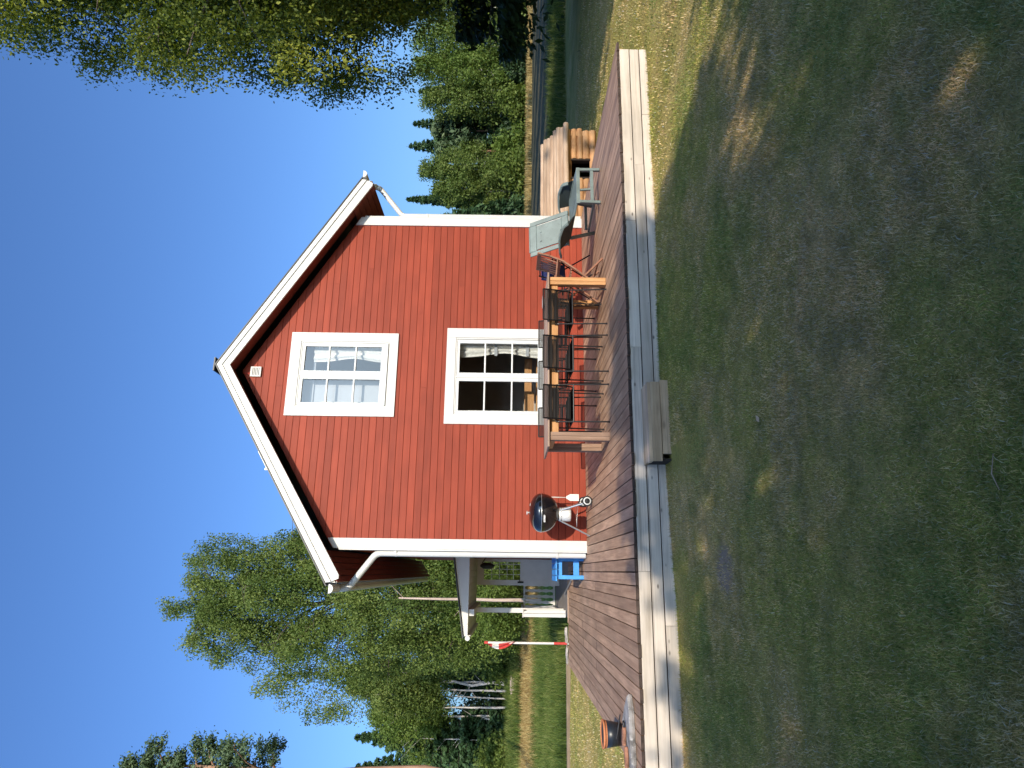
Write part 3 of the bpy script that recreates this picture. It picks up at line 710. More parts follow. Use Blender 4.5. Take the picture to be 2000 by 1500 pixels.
# navy camp chair behind
nc=empty('camp_chair',(1.25,-1.05,0),.5,'dark blue fabric camp chair in shadow behind the sun lounger','chair')
b=MB(); v=[];
for r_ in range(5):
    for k in range(5):
        u=k/4-.5;t=r_/4; v.append((u*.46,.12-.35*t if t<.5 else -.055-.12*(t-.5)+.0,(.40-.03*math.cos(u*3)) if t<.5 else .38+(t-.5)*.75))
b.add(v,[(r_*5+k,r_*5+k+1,(r_+1)*5+k+1,(r_+1)*5+k) for r_ in range(4) for k in range(4)],0,True)
ob=b.build('fabric_sling',M['navy'],nc,fix=False); sm=ob.modifiers.new('s','SOLIDIFY'); sm.thickness=.006
b=MB()
for s in(-1,1):
    x=s*.25; b.tube([(x,.22,.0),(x,-.18,.58)],.011,8); b.tube([(x,-.24,.0),(x,.17,.56)],.011,8); b.tube([(x,-.07,.38),(x,-.20,.80)],.011,8)
b.tube([(-.25,-.2,.78),(.25,-.2,.78)],.01,8); b.tube([(-.25,.15,.42),(.25,.15,.42)],.01,8)
b.build('frame',M['black'],nc)
for s in(-1,1):
    b=MB(); b.box(s*.25-.025,s*.25+.025,-.2,.19,.565,.59); b.build('armrest',M['black'],nc,bevel=.004)

# ------------------------------------------------------------------ kettle grill
kg=empty('kettle_grill',(-2.30,-.56,0),0,'black enamel kettle barbecue with aluminium ash catcher and two wheels','barbecue')
b=MB(); prof=[]
for k in range(15):
    t=k/14*R(90)
    prof.append((.282*math.sin(t)**.98+.0,.168*math.cos(t)))
b.lathe([(p[0],p[1]) for p in prof]+[(.285,-.012)],(0,0,.735),40)
lid=b.build('lid',M['enamel'],kg)
b=MB(); b.lathe([(.284,.002),(.288,.0),(.284,-.006)],(0,0,.728),40); b.build('rim',M['alu'],lid)
b=MB(); b.lathe([(.0,.012),(.028,.012),(.03,0),(.0,-.002)],(-.005,0,.925),16); b.tube([(0,0,.90),(0,0,.926)],.010,8); b.lathe([(.0,.008),(.04,.006),(.042,0),(0,0)],(.09,-.03,.884),16)
b.build('lid_handle',M['alum'],lid)
b=MB(); pr=[(.281*math.cos(R(90)*k/12),-.265*math.sin(R(90)*k/12)) for k in range(13)]
b.lathe(pr,(0,0,.722),40)
bowl=b.build('bowl',M['enamel'],kg)
b=MB(); b.tube(bend([(-.06,-.275,.69),(-.06,-.325,.69),(-.13,-.325,.69),(-.13,-.262,.69)],.015,3),.008,8)
b.bar((-.065,-.325,.69),(-.155,-.300,.69),.024,.024); b.build('bowl_handle',M['alum'],bowl)
b=MB(); b.lathe([(.0,0),(.095,0),(.100,.02),(.100,.085),(.097,.09),(.097,.155),(.088,.175)],(-.02,0,.29),28)
ac=b.build('ash_catcher',M['alum'],kg)
b=MB()
for k in range(26): 
    t=2*math.pi*k/26; b.box(-.02+.0985*math.cos(t)-.003,-.02+.0985*math.cos(t)+.003,.0985*math.sin(t)-.003,.0985*math.sin(t)+.003,.425,.442)
b.build('vent_holes',M['seam'],ac)
for a,c in(((-.10,-.02,.47),(-.315,.10,.005)),((.03,-.08,.455),(.13,-.26,.09)),((.05,.10,.47),(.17,.22,.09))):
    b=MB(); b.tube([a,c],.0115,10); b.build('leg',M['alu'],kg)
b=MB(); b.tube([(.15,-.27,.078),(.19,.22,.078)],.006,8); b.tube([(-.20,.02,.2),(.13,-.19,.2),(.15,.15,.2),(-.20,.02,.2)],.003,6); b.build('axle',M['alu'],kg)
for yy,xx in((-.285,.15),(.235,.19)):
    b=MB(); b.lathe([(.052,-.012),(.068,-.014),(.075,-.008),(.075,.008),(.068,.014),(.052,.012),(.052,-.012)],(xx,yy,.076),28,0,'y'); wh=b.build('wheel',M['rubber'],kg)
    b=MB(); b.lathe([(.040,-.017),(.055,-.017),(.055,.014),(.040,.014),(.040,-.017)],(xx,yy,.076),28,0,'y'); b.build('wheel_rim',M['sash'],wh)
    b=MB(); b.lathe([(0,-.012),(.040,-.012),(.040,.012),(0,.012)],(xx,yy,.076),28,0,'y'); b.build('hub',M['rubber'],wh)
# hanging spatula
sp_=empty('grill_spatula',(-2.055,-.40,.15),0,'metal spatula hanging from the right side of the kettle barbecue','spatula')
b=MB(); b.tube([(0,0,.46),(0,0,.31),(0,0,.22)],[.009,.009,.004],8); b.tube([(0,0,.23),(0,0,.16)],.004,6); b.build('handle',M['alum'],sp_)
b=MB(); b.prism([(-.015,.19),(.015,.19),(.05,.13),(.05,.0),(-.05,.0),(-.05,.13)],-.002,.002); b.build('blade',M['alum'],sp_)

# ------------------------------------------------------------------ blue bench
bb=empty('blue_bench',(-3.08,.60,0),0,'bright blue painted slatted wooden bench by the left downspout','bench')
b=MB()
for k,x in enumerate((-.155,-.06,.035,.13)): b.box(x-.042,x+.042,-.16,.85,.425,.447)
b.build('seat_slats',M['bluep'],bb,bevel=.003)
b=MB(); b.box(-.16,.17,-.09,-.065,.34,.42); b.build('front_rail',M['bluep'],bb,bevel=.003)
b=MB(); b.box(-.11,.13,-.085,-.06,.07,.16); b.build('lower_rail',M['bluep'],bb,bevel=.003)
for x0 in(-.16,.12):
    for y0_ in(-.12,.72):
        b=MB(); b.box(x0-.005,x0+.055,y0_,y0_+.03,.0,.40); b.build('leg',M['bluep'],bb,bevel=.003)
for xa in(-.155,.15):
    b=MB(); b.box(xa,xa+.022,-.063,.72,.34,.415); b.build('side_rail',M['bluep'],bb,bevel=.003)
# lying pole
pl=empty('lying_pole',(-3.27,2.45,0),0,'thin grey pole lying on the deck beside the porch','pole')
b=MB(); b.tube([(0,0,.02),(-.30,1.55,.025)],.019,10); b.build('rod',M['grey_tube'],pl)
b=MB(); b.box(.02,.10,-.28,-.12,.001,.05); b.build('foot',M['under'],pl,bevel=.005)

# ------------------------------------------------------------------ flag pole
fp=empty('small_flagpole',(-4.50,3.60,-.34),0,'white pole with drooping red and white pennant beyond the deck end','flagpole')
b=MB(); b.tube([(0,0,0),(.0,0,2.0)],.022,10); b.build('pole',M['flagw'],fp)
b=MB(); b.tube([(0,0,.36),(0,0,.62)],.026,10); b.build('red_band',M['flagr'],fp)
b=MB(); b.tube([(0,0,1.93),(0,0,2.0)],.027,10); b.build('red_tip',M['flagr'],fp)
b=MB(); v=[];nz=12;nx=6;mats=[]
for r_ in range(nz+1):
    t=r_/nz; wd_=.02+.15*math.sin(math.pi*min(1,t*1.02))**.8
    for k in range(nx+1):
        u=k/nx; v.append((-.02-.5*wd_*0+(-1)*wd_*u*.75+.06*t,.04*math.sin(u*7+t*4)-.03,1.93-.52*t))
f=[];
for r_ in range(nz):
    for k in range(nx):
        f.append((r_*(nx+1)+k,r_*(nx+1)+k+1,(r_+1)*(nx+1)+k+1,(r_+1)*(nx+1)+k))
for i_,q in enumerate(f):
    r_=i_//nx; b.add([v[j] for j in q],[(0,1,2,3)],0 if r_<2 or r_ in(5,6,7,8,9,10,11) and (i_%nx)>0 else 1,True)
b.build('pennant',[M['flagr'],M['flagw']],fp,fix=False)
def rock(name,loc,sx,sy,sz,seed,mat,label,cat,n=3,rough=.18,rz=0):
    bm=bmesh.new(); bmesh.ops.create_icosphere(bm,subdivisions=n,radius=1); rn=np.random.RandomState(seed); ph=rn.rand(12)*6
    for v in bm.verts:
        p=v.co; d=1+rough*(math.sin(p.x*3+ph[0])*math.sin(p.y*3.3+ph[1])+.5*math.sin(p.z*6+ph[2]+p.x*4)+.3*math.sin(p.y*9+ph[3]))
        v.co=Vector((p.x*sx*d,p.y*sy*d,max(0,(p.z*.9+.6)*sz*d*.65)))
    me=bpy.data.meshes.new(name); bm.to_mesh(me); bm.free(); me.materials.append(mat)
    o=bpy.data.objects.new(name,me); C.objects.link(o); o.location=loc; o.rotation_euler=(0,0,rz); tag(o,label,cat); return o
rock('flat_stone',(-4.38,3.66,-.002),.17,.10,.06,1,M['stone'],'pale flat stone right of the small flagpole foot','stone')
rock('flat_stone',(-4.72,3.60,-.002),.15,.09,.05,5,M['stone'],'pale flat stone at the far left corner of the deck','stone')

# ------------------------------------------------------------------ slab, iron tools, pot
sl_=empty('slate_slab',(-4.55,-3.52,0),0,'long pointed grey slate slab lying on the front left corner of the deck','stone slab')
poly=[(.30,-.12),(.16,.07),(.02,.155),(-.16,.14),(-.26,.03),(-.31,-.20),(-.25,-.26),(-.05,-.24),(.18,-.22)]
b=MB()
rn=random.Random(4)
top=[(x+rn.uniform(-.006,.006),y+rn.uniform(-.006,.006),.052+rn.uniform(-.006,.008)) for x,y in poly]; botm=[(x*1.02,y*1.02,.0) for x,y in poly]; mid_=[(x*1.05,y*1.05,.028) for x,y in poly]
n=len(poly); ctr=[(0.0,-.05,.06)]
b.add(botm+mid_+top+ctr,[tuple(range(n-1,-1,-1))]+[(i,(i+1)%n,(i+1)%n+n,i+n) for i in range(n)]+[(i+n,(i+1)%n+n,(i+1)%n+2*n,i+2*n) for i in range(n)]+[(i+2*n,(i+1)%n+2*n,3*n) for i in range(n)])
b.build('stone_slab',M['slate'],sl_,bevel=.006)
def ironpiece(name,loc,rz,poly,label,mat,handle=None):
    r=empty(name,loc,rz,label,'iron tool')
    b=MB(); b.prism(poly,0,.035,'z'); b.build('iron_head',mat,r,bevel=.01)
    if handle: b=MB(); b.tube(handle,.011,8); b.build('shank',M['iron'],r)
    return r
ironpiece('old_iron',(-4.58,-3.60,.062),-.25,[(-.11,-.035),(.03,-.022),(.06,0),(.03,.032),(-.11,.045),(-.125,.0)],'rusty wedge shaped iron with a dark loop lying on the slate slab',M['rust'],[(.05,0,.018),(.09,.0,.02),(.10,.012,.02),(.06,.02,.02)])
ironpiece('old_iron',(-4.77,-3.68,.060),.15,[(-.09,-.02),(.0,-.038),(.09,-.02),(.09,.01),(.0,.03),(-.09,.015)],'rusty oval iron piece left on the slate slab behind the wedge shaped one',M['rust'])
pt=empty('plant_pot',(-4.735,-2.93,.0),0,'terracotta rimmed pot in a black sleeve on the left edge of the deck','pot')
b=MB(); b.lathe([(0,.003),(.105,.003),(.132,.178),(.126,.178),(.11,.03),(0,.03)],(0,0,0),32); b.build('black_sleeve',M['bucket'],pt)
b=MB(); b.lathe([(.118,.15),(.130,.178),(.139,.182),(.139,.198),(.134,.201),(.130,.16)],(0,0,0),32); b.build('terracotta_rim',M['terra'],pt)
b=MB(); b.lathe([(0,.194),(.1325,.190)],(0,0,0),32); b.build('soil',M['under'],pt)
kf=empty('hand_tool',(-4.60,-3.27,.045),.5,'dark iron hook leaning between the pot and the slate slab','hand tool')
b=MB(); b.tube([(-.10,.03,.06),(0,0,.035),(.11,-.02,.012)],[.006,.010,.006],8); b.build('iron_rod',M['iron'],kf)

# ------------------------------------------------------------------ log hut
lh=empty('log_hut',(3.9,.62,-.345),0,'small hut of stacked peeled logs with a sloping log roof and dark opening','log hut')
rn=random.Random(8)
def logx(b,x0,x1,y,z,r,mi=0,n=12):
    pts=[];rs=[];N_=9
    for i in range(N_):
        t=i/(N_-1); pts.append((x0+(x1-x0)*t,y+rn.uniform(-.006,.006),z+rn.uniform(-.006,.006))); rs.append(r*rn.uniform(.95,1.05))
    b.tube(pts,rs,n,mi)
b=MB(); H=[.075,.20,.315,.425,.53]; Rr=[.068,.066,.060,.056,.055]
for k,(z,r) in enumerate(zip(H,Rr)):
    xr=.99+rn.uniform(-.05,.04)
    if 1<=k<=3:
        logx(b,.35+rn.uniform(-.01,.01),xr,-.32,z,r); logx(b,-1.0,-.06+rn.uniform(-.02,.02),-.32,z,r)
    else: logx(b,-1.0,xr,-.32,z,r)
    logx(b,-1.0,.98,.55,z,r)
b.build('front_and_rear_logs',M['log'],lh)
for xx in(-.93,.90):
    b=MB()
    for k,(z,r) in enumerate(zip(H,Rr)):
        pts=[(xx,-.36,z+.03),(xx,.1,z+.03),(xx,.6,z+.03)]; b.tube(pts,r*.95,10)
    b.build('side_logs',M['log'],lh)
b=MB(); 
for k in range(8):
    t=k/7; y=-.46+.60*t; z=.585+.40*t; xr=1.03-.0*t+rn.uniform(-.06,.05); logx(b,-1.06,xr,y,z,.052+rn.uniform(-.004,.006))
for k in range(7):
    t=(k+1)/7; y=.14+.60*t; z=.985-.40*t; logx(b,-1.06,1.02+rn.uniform(-.05,.05),y,z,.05)
b.build('roof_logs',M['logg'],lh)
for xa,xb in((-.07,-.03),(.32,.355)):
    b=MB(); b.box(xa,xb,-.365,-.26,.13,.485); b.build('opening_post',M['darkwood'],lh)
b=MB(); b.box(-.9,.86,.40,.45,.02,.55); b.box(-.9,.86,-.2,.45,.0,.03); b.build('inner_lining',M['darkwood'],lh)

# ------------------------------------------------------------------ vegetation
def leaf_mesh(name,cen,size,rs,mat,parent,tone=None,stretch=1.0,bias=None,jit=.25):
    """many small leaf faces; cen Nx3"""
    n=len(cen)
    a=rs.normal(size=(n,3)); 
    if bias is not None: a=a*(1-jit*0)+bias
    a/=np.linalg.norm(a,axis=1)[:,None]+1e-9
    q=rs.normal(size=(n,3)); q-=a*(q*a).sum(1)[:,None]; q/=np.linalg.norm(q,axis=1)[:,None]+1e-9
    s=size*(.65+.7*rs.rand(n))[:,None]
    A=a*s*stretch*.62; B=q*s*.42
    v=np.stack([cen-A,cen-A*.1+B,cen+A,cen-A*.1-B],1).reshape(-1,3)
    me=bpy.data.meshes.new(name); me.vertices.add(4*n); me.vertices.foreach_set('co',v.astype(np.float32).ravel())
    me.loops.add(4*n); me.loops.foreach_set('vertex_index',np.arange(4*n,dtype=np.int32))
    me.polygons.add(n); me.polygons.foreach_set('loop_start',np.arange(0,4*n,4,dtype=np.int32)); me.polygons.foreach_set('loop_total',np.full(n,4,dtype=np.int32))
    at=me.attributes.new('tone','FLOAT','POINT'); t=np.repeat(np.clip(tone if tone is not None else rs.rand(n),0,1),4); at.data.foreach_set('value',t.astype(np.float32))
    me.materials.append(mat); me.update(calc_edges=True)
    o=bpy.data.objects.new(name,me); C.objects.link(o); o.parent=parent; return o
def limb_path(p0,p1,rs,wob=.06,up=.15,n=5):
    p0=np.array(p0,float);p1=np.array(p1,float);L_=np.linalg.norm(p1-p0);pts=[]
    for i in range(n+1):
        t=i/n; p=p0+(p1-p0)*t; p=p+np.array([0,0,up*L_*math.sin(math.pi*t)])+rs.normal(size=3)*wob*L_*.25*math.sin(math.pi*t); pts.append(p)
    return pts
def broadleaf(name,loc,h,rad,base,seed,leaf=.1,n=14000,mat='L_birch',bark='bark',tr=.12,droop=.5,prof=None,limbs=26,csize=.11,lean=(0,0),label=None,cat='tree',group=None,trunks=1,tonevar=.5,floor=.3):
    rs=np.random.RandomState(seed); loc=(loc[0],loc[1],float(gz(loc[0],loc[1]))-.02 if len(loc)<3 else loc[2])
    root=empty(name,loc,0,label,cat,group)
    if prof is None: prof=lambda t: math.sin(math.pi*min(1,max(0,t))**.75)**.65
    b=MB(); top=np.array([lean[0],lean[1],h*.96])
    tp=[np.array([lean[0]*t**1.3,lean[1]*t**1.3,h*.96*t])+rs.normal(size=3)*np.array([1,1,0])*.012*h*(t>0)*(1-t*.3) for t in np.linspace(0,1,9)]
    b.tube([tuple(p) for p in tp],[tr*(1-.93*t)+.008 for t in np.linspace(0,1,9)],8)
    def trunk_at(z):
        t=z/(h*.96); i=min(7,int(t*8)); f=t*8-i; return tp[i]*(1-f)+tp[i+1]*f
    cl=[];wt=[]
    for k in range(limbs):
        t=(k+.5)/limbs; z=base+(h-base)*(t**.9)*.97; ang=k*2.39996+rs.rand()*.7
        r=rad*prof((z-base)/(h-base))*rs.uniform(.62,1.12)
        p0=trunk_at(max(.3,z-r*.45)); p1=trunk_at(z)+np.array([math.cos(ang)*r,math.sin(ang)*r,rs.uniform(-.05,.12)*r])
        pts=limb_path(p0,p1,rs); b.tube([tuple(p) for p in pts],[max(.006,tr*.34*(1-t*.6)*(1-i/6)) for i in range(6)],5,caps=False)
        m_=max(3,int(3+r*2.2))
        for j in range(m_):
            u=rs.uniform(.35,1.05); i=min(4,int(u*5)); f=min(1,u*5-i); q=pts[i]*(1-f)+pts[i+1]*f
            off=np.clip(rs.normal(size=3),-1.6,1.6)*np.array([.22,.22,.20])*r*.75; c=q+off
            cl.append(c); wt.append(.6+.8*rs.rand())
            if j%3==0: b.tube([tuple(q),tuple(q*.4+c*.6+np.array([0,0,.03*r])),tuple(c)],[.010,.007,.004],4,caps=False)
    cl=np.array(cl);wt=np.array(wt);wt/=wt.sum()
    b.build('trunk',M[bark],root)
    idx=rs.choice(len(cl),size=n,p=wt); s=csize*rad*1.25
    o_=np.clip(rs.normal(size=(n,3)),-1.7,1.7)*np.array([s,s,s*.7])
    o_[:,2]-=np.minimum(rs.exponential(1.0,size=n),3)*droop*s*1.5
    cen=cl[idx]+o_; cen[:,2]=np.maximum(cen[:,2],floor*.5+rs.rand(n)*.2)
    ct=rs.rand(len(cl)); tone=.5+tonevar*((ct[idx]-.5)*.9+(rs.rand(n)-.5)*.8)
    leaf_mesh('crown',cen,leaf,rs,M[mat],root,tone,1.25,bias=np.array([0,0,-.5*droop]))
    return root
def spruce(name,loc,h,rad,base,seed,leaf=.2,n=9000,mat='L_spruce',tr=.14,label=None,group=None,bark='bark',droop=.32):
    rs=np.random.RandomState(seed); loc=(loc[0],loc[1],float(gz(loc[0],loc[1]))-.02)
    root=empty(name,loc,0,label,'tree',group); b=MB(); b.tube([(0,0,0),(0,0,h*.5),(0,0,h)],[tr,tr*.6,.012],7)
    cen=[];z=base;lv=0
    per=[]
    while z<h*.985:
        t=(z-base)/(h-base); r=rad*(1-t)**.85*rs.uniform(.85,1.1)+.05; m_=int(5+4*(1-t))
        for k in range(m_):
            a=2*math.pi*(k+rs.rand()*.8)/m_+lv; rr=r*rs.uniform(.75,1.12); d=np.array([math.cos(a),math.sin(a),0])
            e=np.array([0,0,z-droop*rr+.10*rr]); q=d*rr+e
            b.tube([(0,0,z),tuple(d*rr*.55+np.array([0,0,z-droop*rr*.75])),tuple(q)],[.02,.012,.005],4,caps=False)
            per.append((z,d,rr))
        z+=(.30+.28*(1-t))*max(.5,rad/2.2);lv+=.7
    L_=np.array([p[2] for p in per]); pr=(L_+.15)/np.sum(L_+.15); idx=rs.choice(len(per),size=n,p=pr)
    zz=np.array([p[0] for p in per])[idx]; dd=np.array([p[1] for p in per])[idx]; rr=L_[idx]
    u=rs.rand(n)**.7; side=np.stack([-dd[:,1],dd[:,0],0*rr],1)
    c=dd*(u*rr)[:,None]+side*(rs.normal(size=n)*.16*rr*(1.1-u*.6))[:,None]
    c[:,2]=zz-droop*rr*np.sin(u*1.9)*1.0-rs.exponential(.09,size=n)*np.sqrt(rr)*1.2
    bt=rs.rand(len(per)); tone=.45+.5*(bt[idx]-.5)+.5*(rs.rand(n)-.5)
    b.build('trunk',M[bark],root)
    leaf_mesh('crown',c,leaf,rs,M[mat],root,tone,1.7,bias=dd*1.2+np.array([0,0,-.6]))
    return root
def pine(name,loc,h,rad,base,seed,leaf=.16,n=9000,label=None,group=None,tr=.16,limbs=14,bark='pinebark',lean=(0,0),cs=.28):
    rs=np.random.RandomState(seed); loc=(loc[0],loc[1],float(gz(loc[0],loc[1]))-.02)
    root=empty(name,loc,0,label,'tree',group); b=MB()
    tp=[np.array([lean[0]*t*t,lean[1]*t*t,h*t])+rs.normal(size=3)*np.array([1,1,0])*.008*h*(t>0) for t in np.linspace(0,1,8)]
    b.tube([tuple(p) for p in tp],[tr*(1-.75*t) for t in np.linspace(0,1,8)],9)
    cl=[]
    for k in range(limbs):
        t=k/(limbs-1); z=base+(h-base)*t*.98; a=k*2.4+rs.rand(); r=rad*(1.05-.75*t)*rs.uniform(.5,1.15); i=min(6,int(z/h*7)); f=z/h*7-i; p0=tp[i]*(1-f)+tp[i+1]*f
        p1=p0+np.array([math.cos(a)*r,math.sin(a)*r,r*.28]); pts=limb_path(p0,p1,rs,up=.08); b.tube([tuple(p) for p in pts],[.04*(1-q/6)+.008 for q in range(6)],5,caps=False)
        for j in range(5): 
            u=rs.uniform(.5,1.05); cl.append(p0+(p1-p0)*u+rs.normal(size=3)*np.array([.2,.2,.14])*r)
    for k in range(6):
        z=h*.35+(base-h*.35)*rs.rand(); a=rs.rand()*6.28; l=rs.uniform(.4,1.6); i=min(6,int(z/h*7)); p0=tp[i]; p0=np.array([p0[0],p0[1],z]); b.tube([tuple(p0),tuple(p0+np.array([math.cos(a)*l*.6,math.sin(a)*l*.6,-.05])),tuple(p0+np.array([math.cos(a)*l,math.sin(a)*l,.25*l]))],[.016,.010,.005],4,caps=False)
    b.build('trunk',M[bark],root); cl=np.array(cl); idx=rs.randint(len(cl),size=n)
    cen=cl[idx]+rs.normal(size=(n,3))*np.array([1,1,.6])*cs*rad*.42; ct=rs.rand(len(cl))
    leaf_mesh('crown',cen,leaf,rs,M['L_pine'],root,.45+.5*(ct[idx]-.5)+.5*(rs.rand(n)-.5),1.8)
    return root
def stem(name,loc,h,r,seed,bark='birch',label=None,group=None,twigs=8,lean=(.2,.1),wob=.04):
    rs=np.random.RandomState(seed); loc=(loc[0],loc[1],float(gz(loc[0],loc[1]))-.02); root=empty(name,loc,0,label,'tree',group); b=MB()
    tp=[(lean[0]*t+rs.normal()*wob,lean[1]*t,h*t) for t in np.linspace(0,1,7)]; b.tube(tp,[r*(1-.6*t) for t in np.linspace(0,1,7)],8)
    for k in range(twigs):
        t=rs.uniform(.35,1); a=rs.rand()*6.28;l=rs.uniform(.5,1.6); p=np.array([lean[0]*t,lean[1]*t,h*t]); b.tube([tuple(p),tuple(p+np.array([math.cos(a)*l*.5,math.sin(a)*l*.5,.4*l])),tuple(p+np.array([math.cos(a)*l,math.sin(a)*l,.7*l]))],[.018,.011,.005],4,caps=False)
    b.build('trunk',M[bark],root); return root
G1='trees at the left forest edge'; G2='trees at the right forest edge across the field'
# --- left side
broadleaf('birch_tree',(-4.8,23.2),17.2,3.75,2.6,21,.068,210000,'L_birch','bark',.20,2.3,prof=lambda t:(.50+.62*math.sin(math.pi*t**.9)) if t<.9 else .5,limbs=90,csize=.040,label='tallest birch with drooping crown left of the roof, rising above the porch',group=G1,lean=(.2,0))
broadleaf('birch_tree',(-1.9,27.0),13.3,1.9,4,22,.075,45000,'L_birch','bark',.15,1.2,limbs=36,csize=.09,label='birch crown showing just above the left roof slope beside the tallest birch',group=G1)
broadleaf('birch_tree',(-10.3,36.8),11.0,2.3,5.2,23,.09,45000,'L_birch','birch',.10,1.0,limbs=36,csize=.10,label='birch with white stem and rounded top left of the tallest birch',group=G1)
broadleaf('birch_tree',(-12.6,38.5),9.6,2.2,4.9,24,.09,38000,'L_light','birch',.09,.9,limbs=30,csize=.11,label='light green birch between the white stems and the dark spruces',group=G1)
broadleaf('birch_tree',(-7.0,30.5),5.6,1.8,1.8,25,.08,30000,'L_birch','bark',.10,1.0,limbs=28,csize=.11,label='low birch in the gap behind the flagpole',group=G1)
broadleaf('birch_tree',(-5.0,21.6),4.7,1.6,.8,26,.065,28000,'L_light','bark',.07,.8,limbs=26,csize=.12,label='light green young birch right behind the porch roof end',group=G1)
broadleaf('birch_tree',(-2.7,22.4),5.6,1.8,.5,27,.07,28000,'L_light','bark',.07,.8,limbs=26,csize=.12,label='light green young birch seen through the porch opening',group=G1)
spruce('spruce_tree',(-14.0,39.0),10.5,2.4,.8,28,.17,26000,label='dense dark spruce left of the white birch stems',group=G1)
spruce('spruce_tree',(-16.6,42.0),11.0,2.6,.8,29,.17,26000,label='dark spruce at the far left edge behind the pine trunk',group=G1)
spruce('spruce_tree',(-8.4,43.5),10.0,2.6,.6,30,.3,10000,label='dark spruce behind the white birch stems',group=G1)
spruce('spruce_tree',(-11.2,47.5),9.5,2.6,.6,31,.3,9000,label='shadowy spruce deep behind the birch stems',group=G1)
spruce('spruce_tree',(-5.2,44.0),9.0,2.6,.6,32,.3,8000,label='dark spruce behind the flagpole gap',group=G1)
spruce('spruce_tree',(-1.8,42.0),8.0,2.6,.6,33,.3,7000,label='dark spruce hidden deep behind the porch',group=G1)
spruce('spruce_tree',(-19.5,44.5),11.0,2.8,.6,34,.3,7000,label='spruce beyond the left picture edge',group=G1)
pine('pine_tree',(-10.72,18.4),15.9,1.8,10.3,35,.065,17000,label='tall bare trunked pine at the left picture edge',group=G1,tr=.15,lean=(.15,0),cs=.21,limbs=24)
stem('dead_tree',(-4.28,17.85),5.8,.085,36,'palebark','straight pinkish broken trunk standing behind the porch',G1,3,(.05,0),.012)
for i,(x,y,r,lb) in enumerate([(-10.15,37.0,.09,'white birch stem nearest the porch'),(-10.75,37.3,.10,'second white birch stem from the porch'),(-11.45,38.6,.07,'thin leaning birch stem in the middle of the white stems'),(-11.75,37.4,.10,'fourth white birch stem from the porch'),(-12.5,38.4,.08,'outermost bright birch stem of the row'),(-13.9,38.0,.07,'short thin birch stem in front of the dark spruces')]):
    stem('slender_birch',(x,y),5.4+.5*(i%3),r*.8,40+i,'birch',lb,G1,5,(.12*((i%3)-1)+.05,0),.02)
def bush(loc,h,rad,seed,mat,label,n=5000,leaf=.10,group='bushes'):
    return broadleaf('bush',loc,h,rad,.15,seed,leaf,n,mat,'bark',.03,.3,prof=lambda t:(1-t)**.45 if t>.3 else .9,limbs=14,csize=.20,label=label,cat='bush',group=group,floor=.1)
BL='bushes along the left meadow edge'
for i,(x,y,h,r_,m_,lb) in enumerate([(-5.6,27.5,2.3,1.9,'L_shrub','bright bush behind the flagpole foot'),(-3.0,28,2.4,2.0,'L_shrub','bright bush seen through the porch railing'),(-8.2,33.5,2.2,1.8,'L_shrub','bush right of the concrete well ring'),(-14.6,36.5,2.0,1.8,'L_shrub','bush under the leftmost spruces'),(-16.2,33.0,1.8,1.7,'L_light','light bush beside the tall pine trunk'),(-13.0,41,3.2,2.0,'L_dark','dark bush behind the outer birch stems'),(-9.6,41,3.4,2.0,'L_dark','dark bush behind the inner birch stems'),(-.6,27,2.6,2.0,'L_light','light bush hidden mostly by the porch door')]):
    bush((x,y),h,r_,60+i,m_,lb,6000,.13,BL)
# concrete well ring
wl=empty('well_ring',(-9.35,30.6,float(gz(-9.35,30.6))-.05),0,'square pinkish concrete well box standing in the meadow','well')
b=MB(); b.box(-.42,.42,-.4,.4,0,.42); b.box(-.46,.46,-.44,.44,.425,.50); b.build('well_body',M['concrete'],wl,bevel=.02)
b=MB(); b.box(-.30,.30,-.28,.28,.502,.54); b.build('well_lid',M['concrete'],wl,bevel=.01)
# timber edging across the lawn
ed=empty('lawn_edging',(-4.9,7.2,-.36),0,'weathered timber edging between mown lawn and tall grass','edging')
b=MB(); rn=random.Random(5); x=0
while x>-16: 
    l=rn.uniform(2.2,3.4); b.box(x-l+.01,x,.0+x*-.015,.12+x*-.015,.0,.10+rn.uniform(-.01,.015)); x-=l
b.build('timbers',M['bark2'],ed,bevel=.008)
# --- right forest
RT_=[('b',37.6,55.0,10.2,2.2,'L_birch','olive birch just right of the house corner'),('s',37.9,57.5,13.6,1.9,'L_spruce','slender dark spruce beside the house corner'),('b',40.0,54.5,11.6,2.7,'L_birch','rounded olive birch second from the house corner'),('s',44.6,57.0,13.8,3.0,'L_spruce','broad spruce with the highest pointed top behind the log hut'),('s',41.9,58.5,12.6,2.6,'L_spruce','spruce tucked between two birches near the house corner'),('s',48.8,58.5,13.6,3.0,'L_spruce','spruce with a pointed top right of the broad one'),('p',46.8,57.0,11.0,2.4,'','pine with orange trunk between the two pointed spruces'),('p',43.0,55.6,10.2,2.0,'','pine with orange trunk left of the pointed spruce'),('b',47.9,53.0,11.6,2.8,'L_birch','olive birch left of the overhanging crown'),('b',50.4,51.2,12.6,2.9,'L_light','tall light green birch below the overhanging crown'),('b',53.4,50.2,12.6,3.2,'L_light','light green birch partly hidden by the overhanging crown'),('b',57.0,49.5,12.0,3.0,'L_birch','darker birch at the right end behind the overhanging crown'),('s',55.0,55.0,13.5,2.8,'L_spruce','dark spruce behind the right end birches'),('s',61.0,51.0,14.0,3.0,'L_spruce','outermost dark spruce at the far right'),('s',51.8,56.5,12.8,2.6,'L_spruce','spruce filling the gap behind the light birches')]
